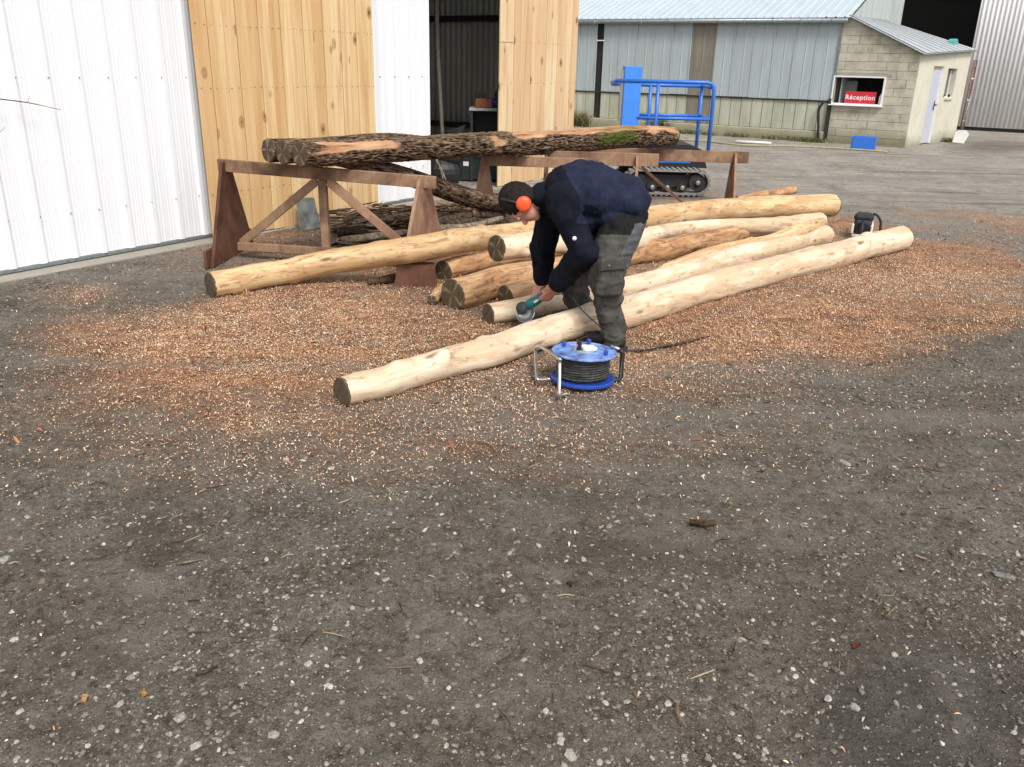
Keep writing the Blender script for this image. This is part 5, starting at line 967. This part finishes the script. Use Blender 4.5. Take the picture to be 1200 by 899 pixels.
xy = scatter_screen(15000, 1.6, 8., .5); x, y, ok = to_px(xy); xy = xy[rng.random(len(xy)) < np.clip((640-y)/220, .02, 1)*.8]; flakes('stray_chips', xy, .006+.016*rng.random(len(xy))**2, .003+.004*rng.random(len(xy)), CHIP, 'stray chips of wood lying over the gravel', .003, .25+.75*rng.random(len(xy)))
# single stones, leaves and splinters
def stone(px, py, r, tone, label, asp=(1.2, .9, .55), seed=0, mat=None):
    rg = np.random.default_rng(seed+100); g = G(px, py); m = MB(); bm = bmesh.new(); bmesh.ops.create_icosphere(bm, subdivisions=2, radius=1.); V = np.array([v.co for v in bm.verts]); Fa = [[v.index for v in f.verts] for f in bm.faces]; bm.free()
    nn = V/np.maximum(1, np.abs(V).max(1)*1.25)[:, None]*1.1*(1+.45*fbm(V+seed*3., 1.6, 3, seed)[:, None]); a = rg.uniform(0, 6.28); c, s = math.cos(a), math.sin(a); V = nn*np.array(asp)*r; V = np.c_[V[:, 0]*c-V[:, 1]*s, V[:, 0]*s+V[:, 1]*c, V[:, 2]]
    hgt = float(height(g[None, :2])[0]); m.add(V+g+UP*(hgt+r*asp[2]*.5), Fa); cc = tuple(tone*.8*np.array([1, .97, .90])); o = m.build('stone', mat or plain('stone_'+str(seed), cc, .85, 0, .2, .25, 90, .6), smooth=False); tag(o, label, 'stone', 'larger single stones on the gravel'); return o
for i, (x, y, r, t, lb) in enumerate([(1104, 868, .007, .8, 'bright white round pebble on bare damp ground at lower right'), (385, 800, .012, .6, 'pale stone below and right of another, lower left of centre'), (361, 773, .012, .52, 'pale stone, upper left of a pair in the lower left gravel'), (640, 830, .011, .6, 'pale stone at the bottom of the photo just right of centre'),
        (492, 772, .011, .55, 'rounded pale stone midway along the bottom gravel'), (388, 547, .014, .5, 'pale stone near the lower edge of the shavings, left of centre'), (335, 538, .012, .6, 'small whitish stone left of another by the shavings edge'), (783, 825, .012, .55, 'pale stone on the bottom gravel right of centre'),
        (990, 541, .018, .42, 'grey pointed flat stone in the right part of the yard'), (1103, 545, .018, .22, 'darker grey stone right of the pointed flat stone'), (1177, 675, .024, .25, 'flat long grey stone near the right edge'), (211, 840, .014, .42, 'pinkish grey stone in the bottom left gravel'),
        (229, 871, .013, .5, 'pale angular stone near the bottom left edge'), (16, 745, .011, .6, 'pale stone close to the left edge'), (5, 655, .018, .42, 'large flat pale stone cut by the left edge'), (657, 863, .012, .5, 'greyish white stone at the very bottom of the photo'), (970, 819, .013, .5, 'pale elongated stone left of its rounder neighbour, lower right'), (1002, 828, .013, .42, 'pale rounded stone in the lower right gravel')]): stone(x, y, r, t, lb, seed=i, asp=(1.25, .85, .5) if i not in (10, 4+4) else (1.7, .7, .35))
def leaf(px, py, r, col, label, k):
    g = G(px, py); m = MB(); a = k*1.3; d = np.array([math.cos(a), math.sin(a), 0]); s = np.array([-d[1], d[0], 0]); z = float(height(g[None, :2])[0])+.004; vs = []; fs = []
    for i, t in enumerate(np.linspace(-1, 1, 9)):
        w = r*.45*(1-t*t)**.7*(1+.25*math.sin(i*2.2+k))
        for e in (-1, 0, 1): vs.append(g+d*r*t+s*w*e+UP*(z+.004*abs(e)+.006*math.sin(i*1.1+k)))
    for i in range(8):
        for j in (0, 1): fs.append([i*3+j, i*3+j+1, i*3+4+j, i*3+3+j])
    nv = len(vs); m.add(vs+[v-UP*.0008 for v in vs], fs+[[nv+q for q in f[::-1]] for f in fs]); tag(m.build('dead_leaf', plain('leaf_%d' % k, col, .8, 0, .2, .35, 90, .4), smooth=True), label, 'leaf')
leaf(97, 819, .022, (.42, .24, .12), 'tan curled leaf on the gravel at lower left', 1); leaf(168, 811, .018, (.38, .20, .05), 'small yellow brown leaf right of the tan leaf', 2); leaf(1003, 760, .022, (.12, .035, .02), 'dark red brown leaf on the gravel at lower right', 3); leaf(667, 681, .016, (.04, .015, .01), 'nearly black crumpled leaf near the centre of the gravel', 4)
tubething('bark_piece', [G(808, 612, .012), G(824, 613, .014), G(840, 613, .01)], [.012, .014, .008], BR, 'dark piece of bark lying on the gravel right of centre', 'bark', 7, 14)
tubething('wood_splinter', [G(206, 661, .008), G(222, 658, .01), G(240, 655, .006)], [.004, .005, .002], BR2, 'pale thin splinter over the dark patch at left', 'splinter', 5, 10)
tubething('dark_splinter', [G(229, 791, .008), G(243, 786, .012), G(255, 781, .006)], [.004, .005, .002], BR, 'dark splinter on the gravel at lower left', 'splinter', 5, 10)
print('objects', len(bpy.data.objects), 'polys', sum(len(o.data.polygons) for o in bpy.data.objects if o.type == 'MESH'))
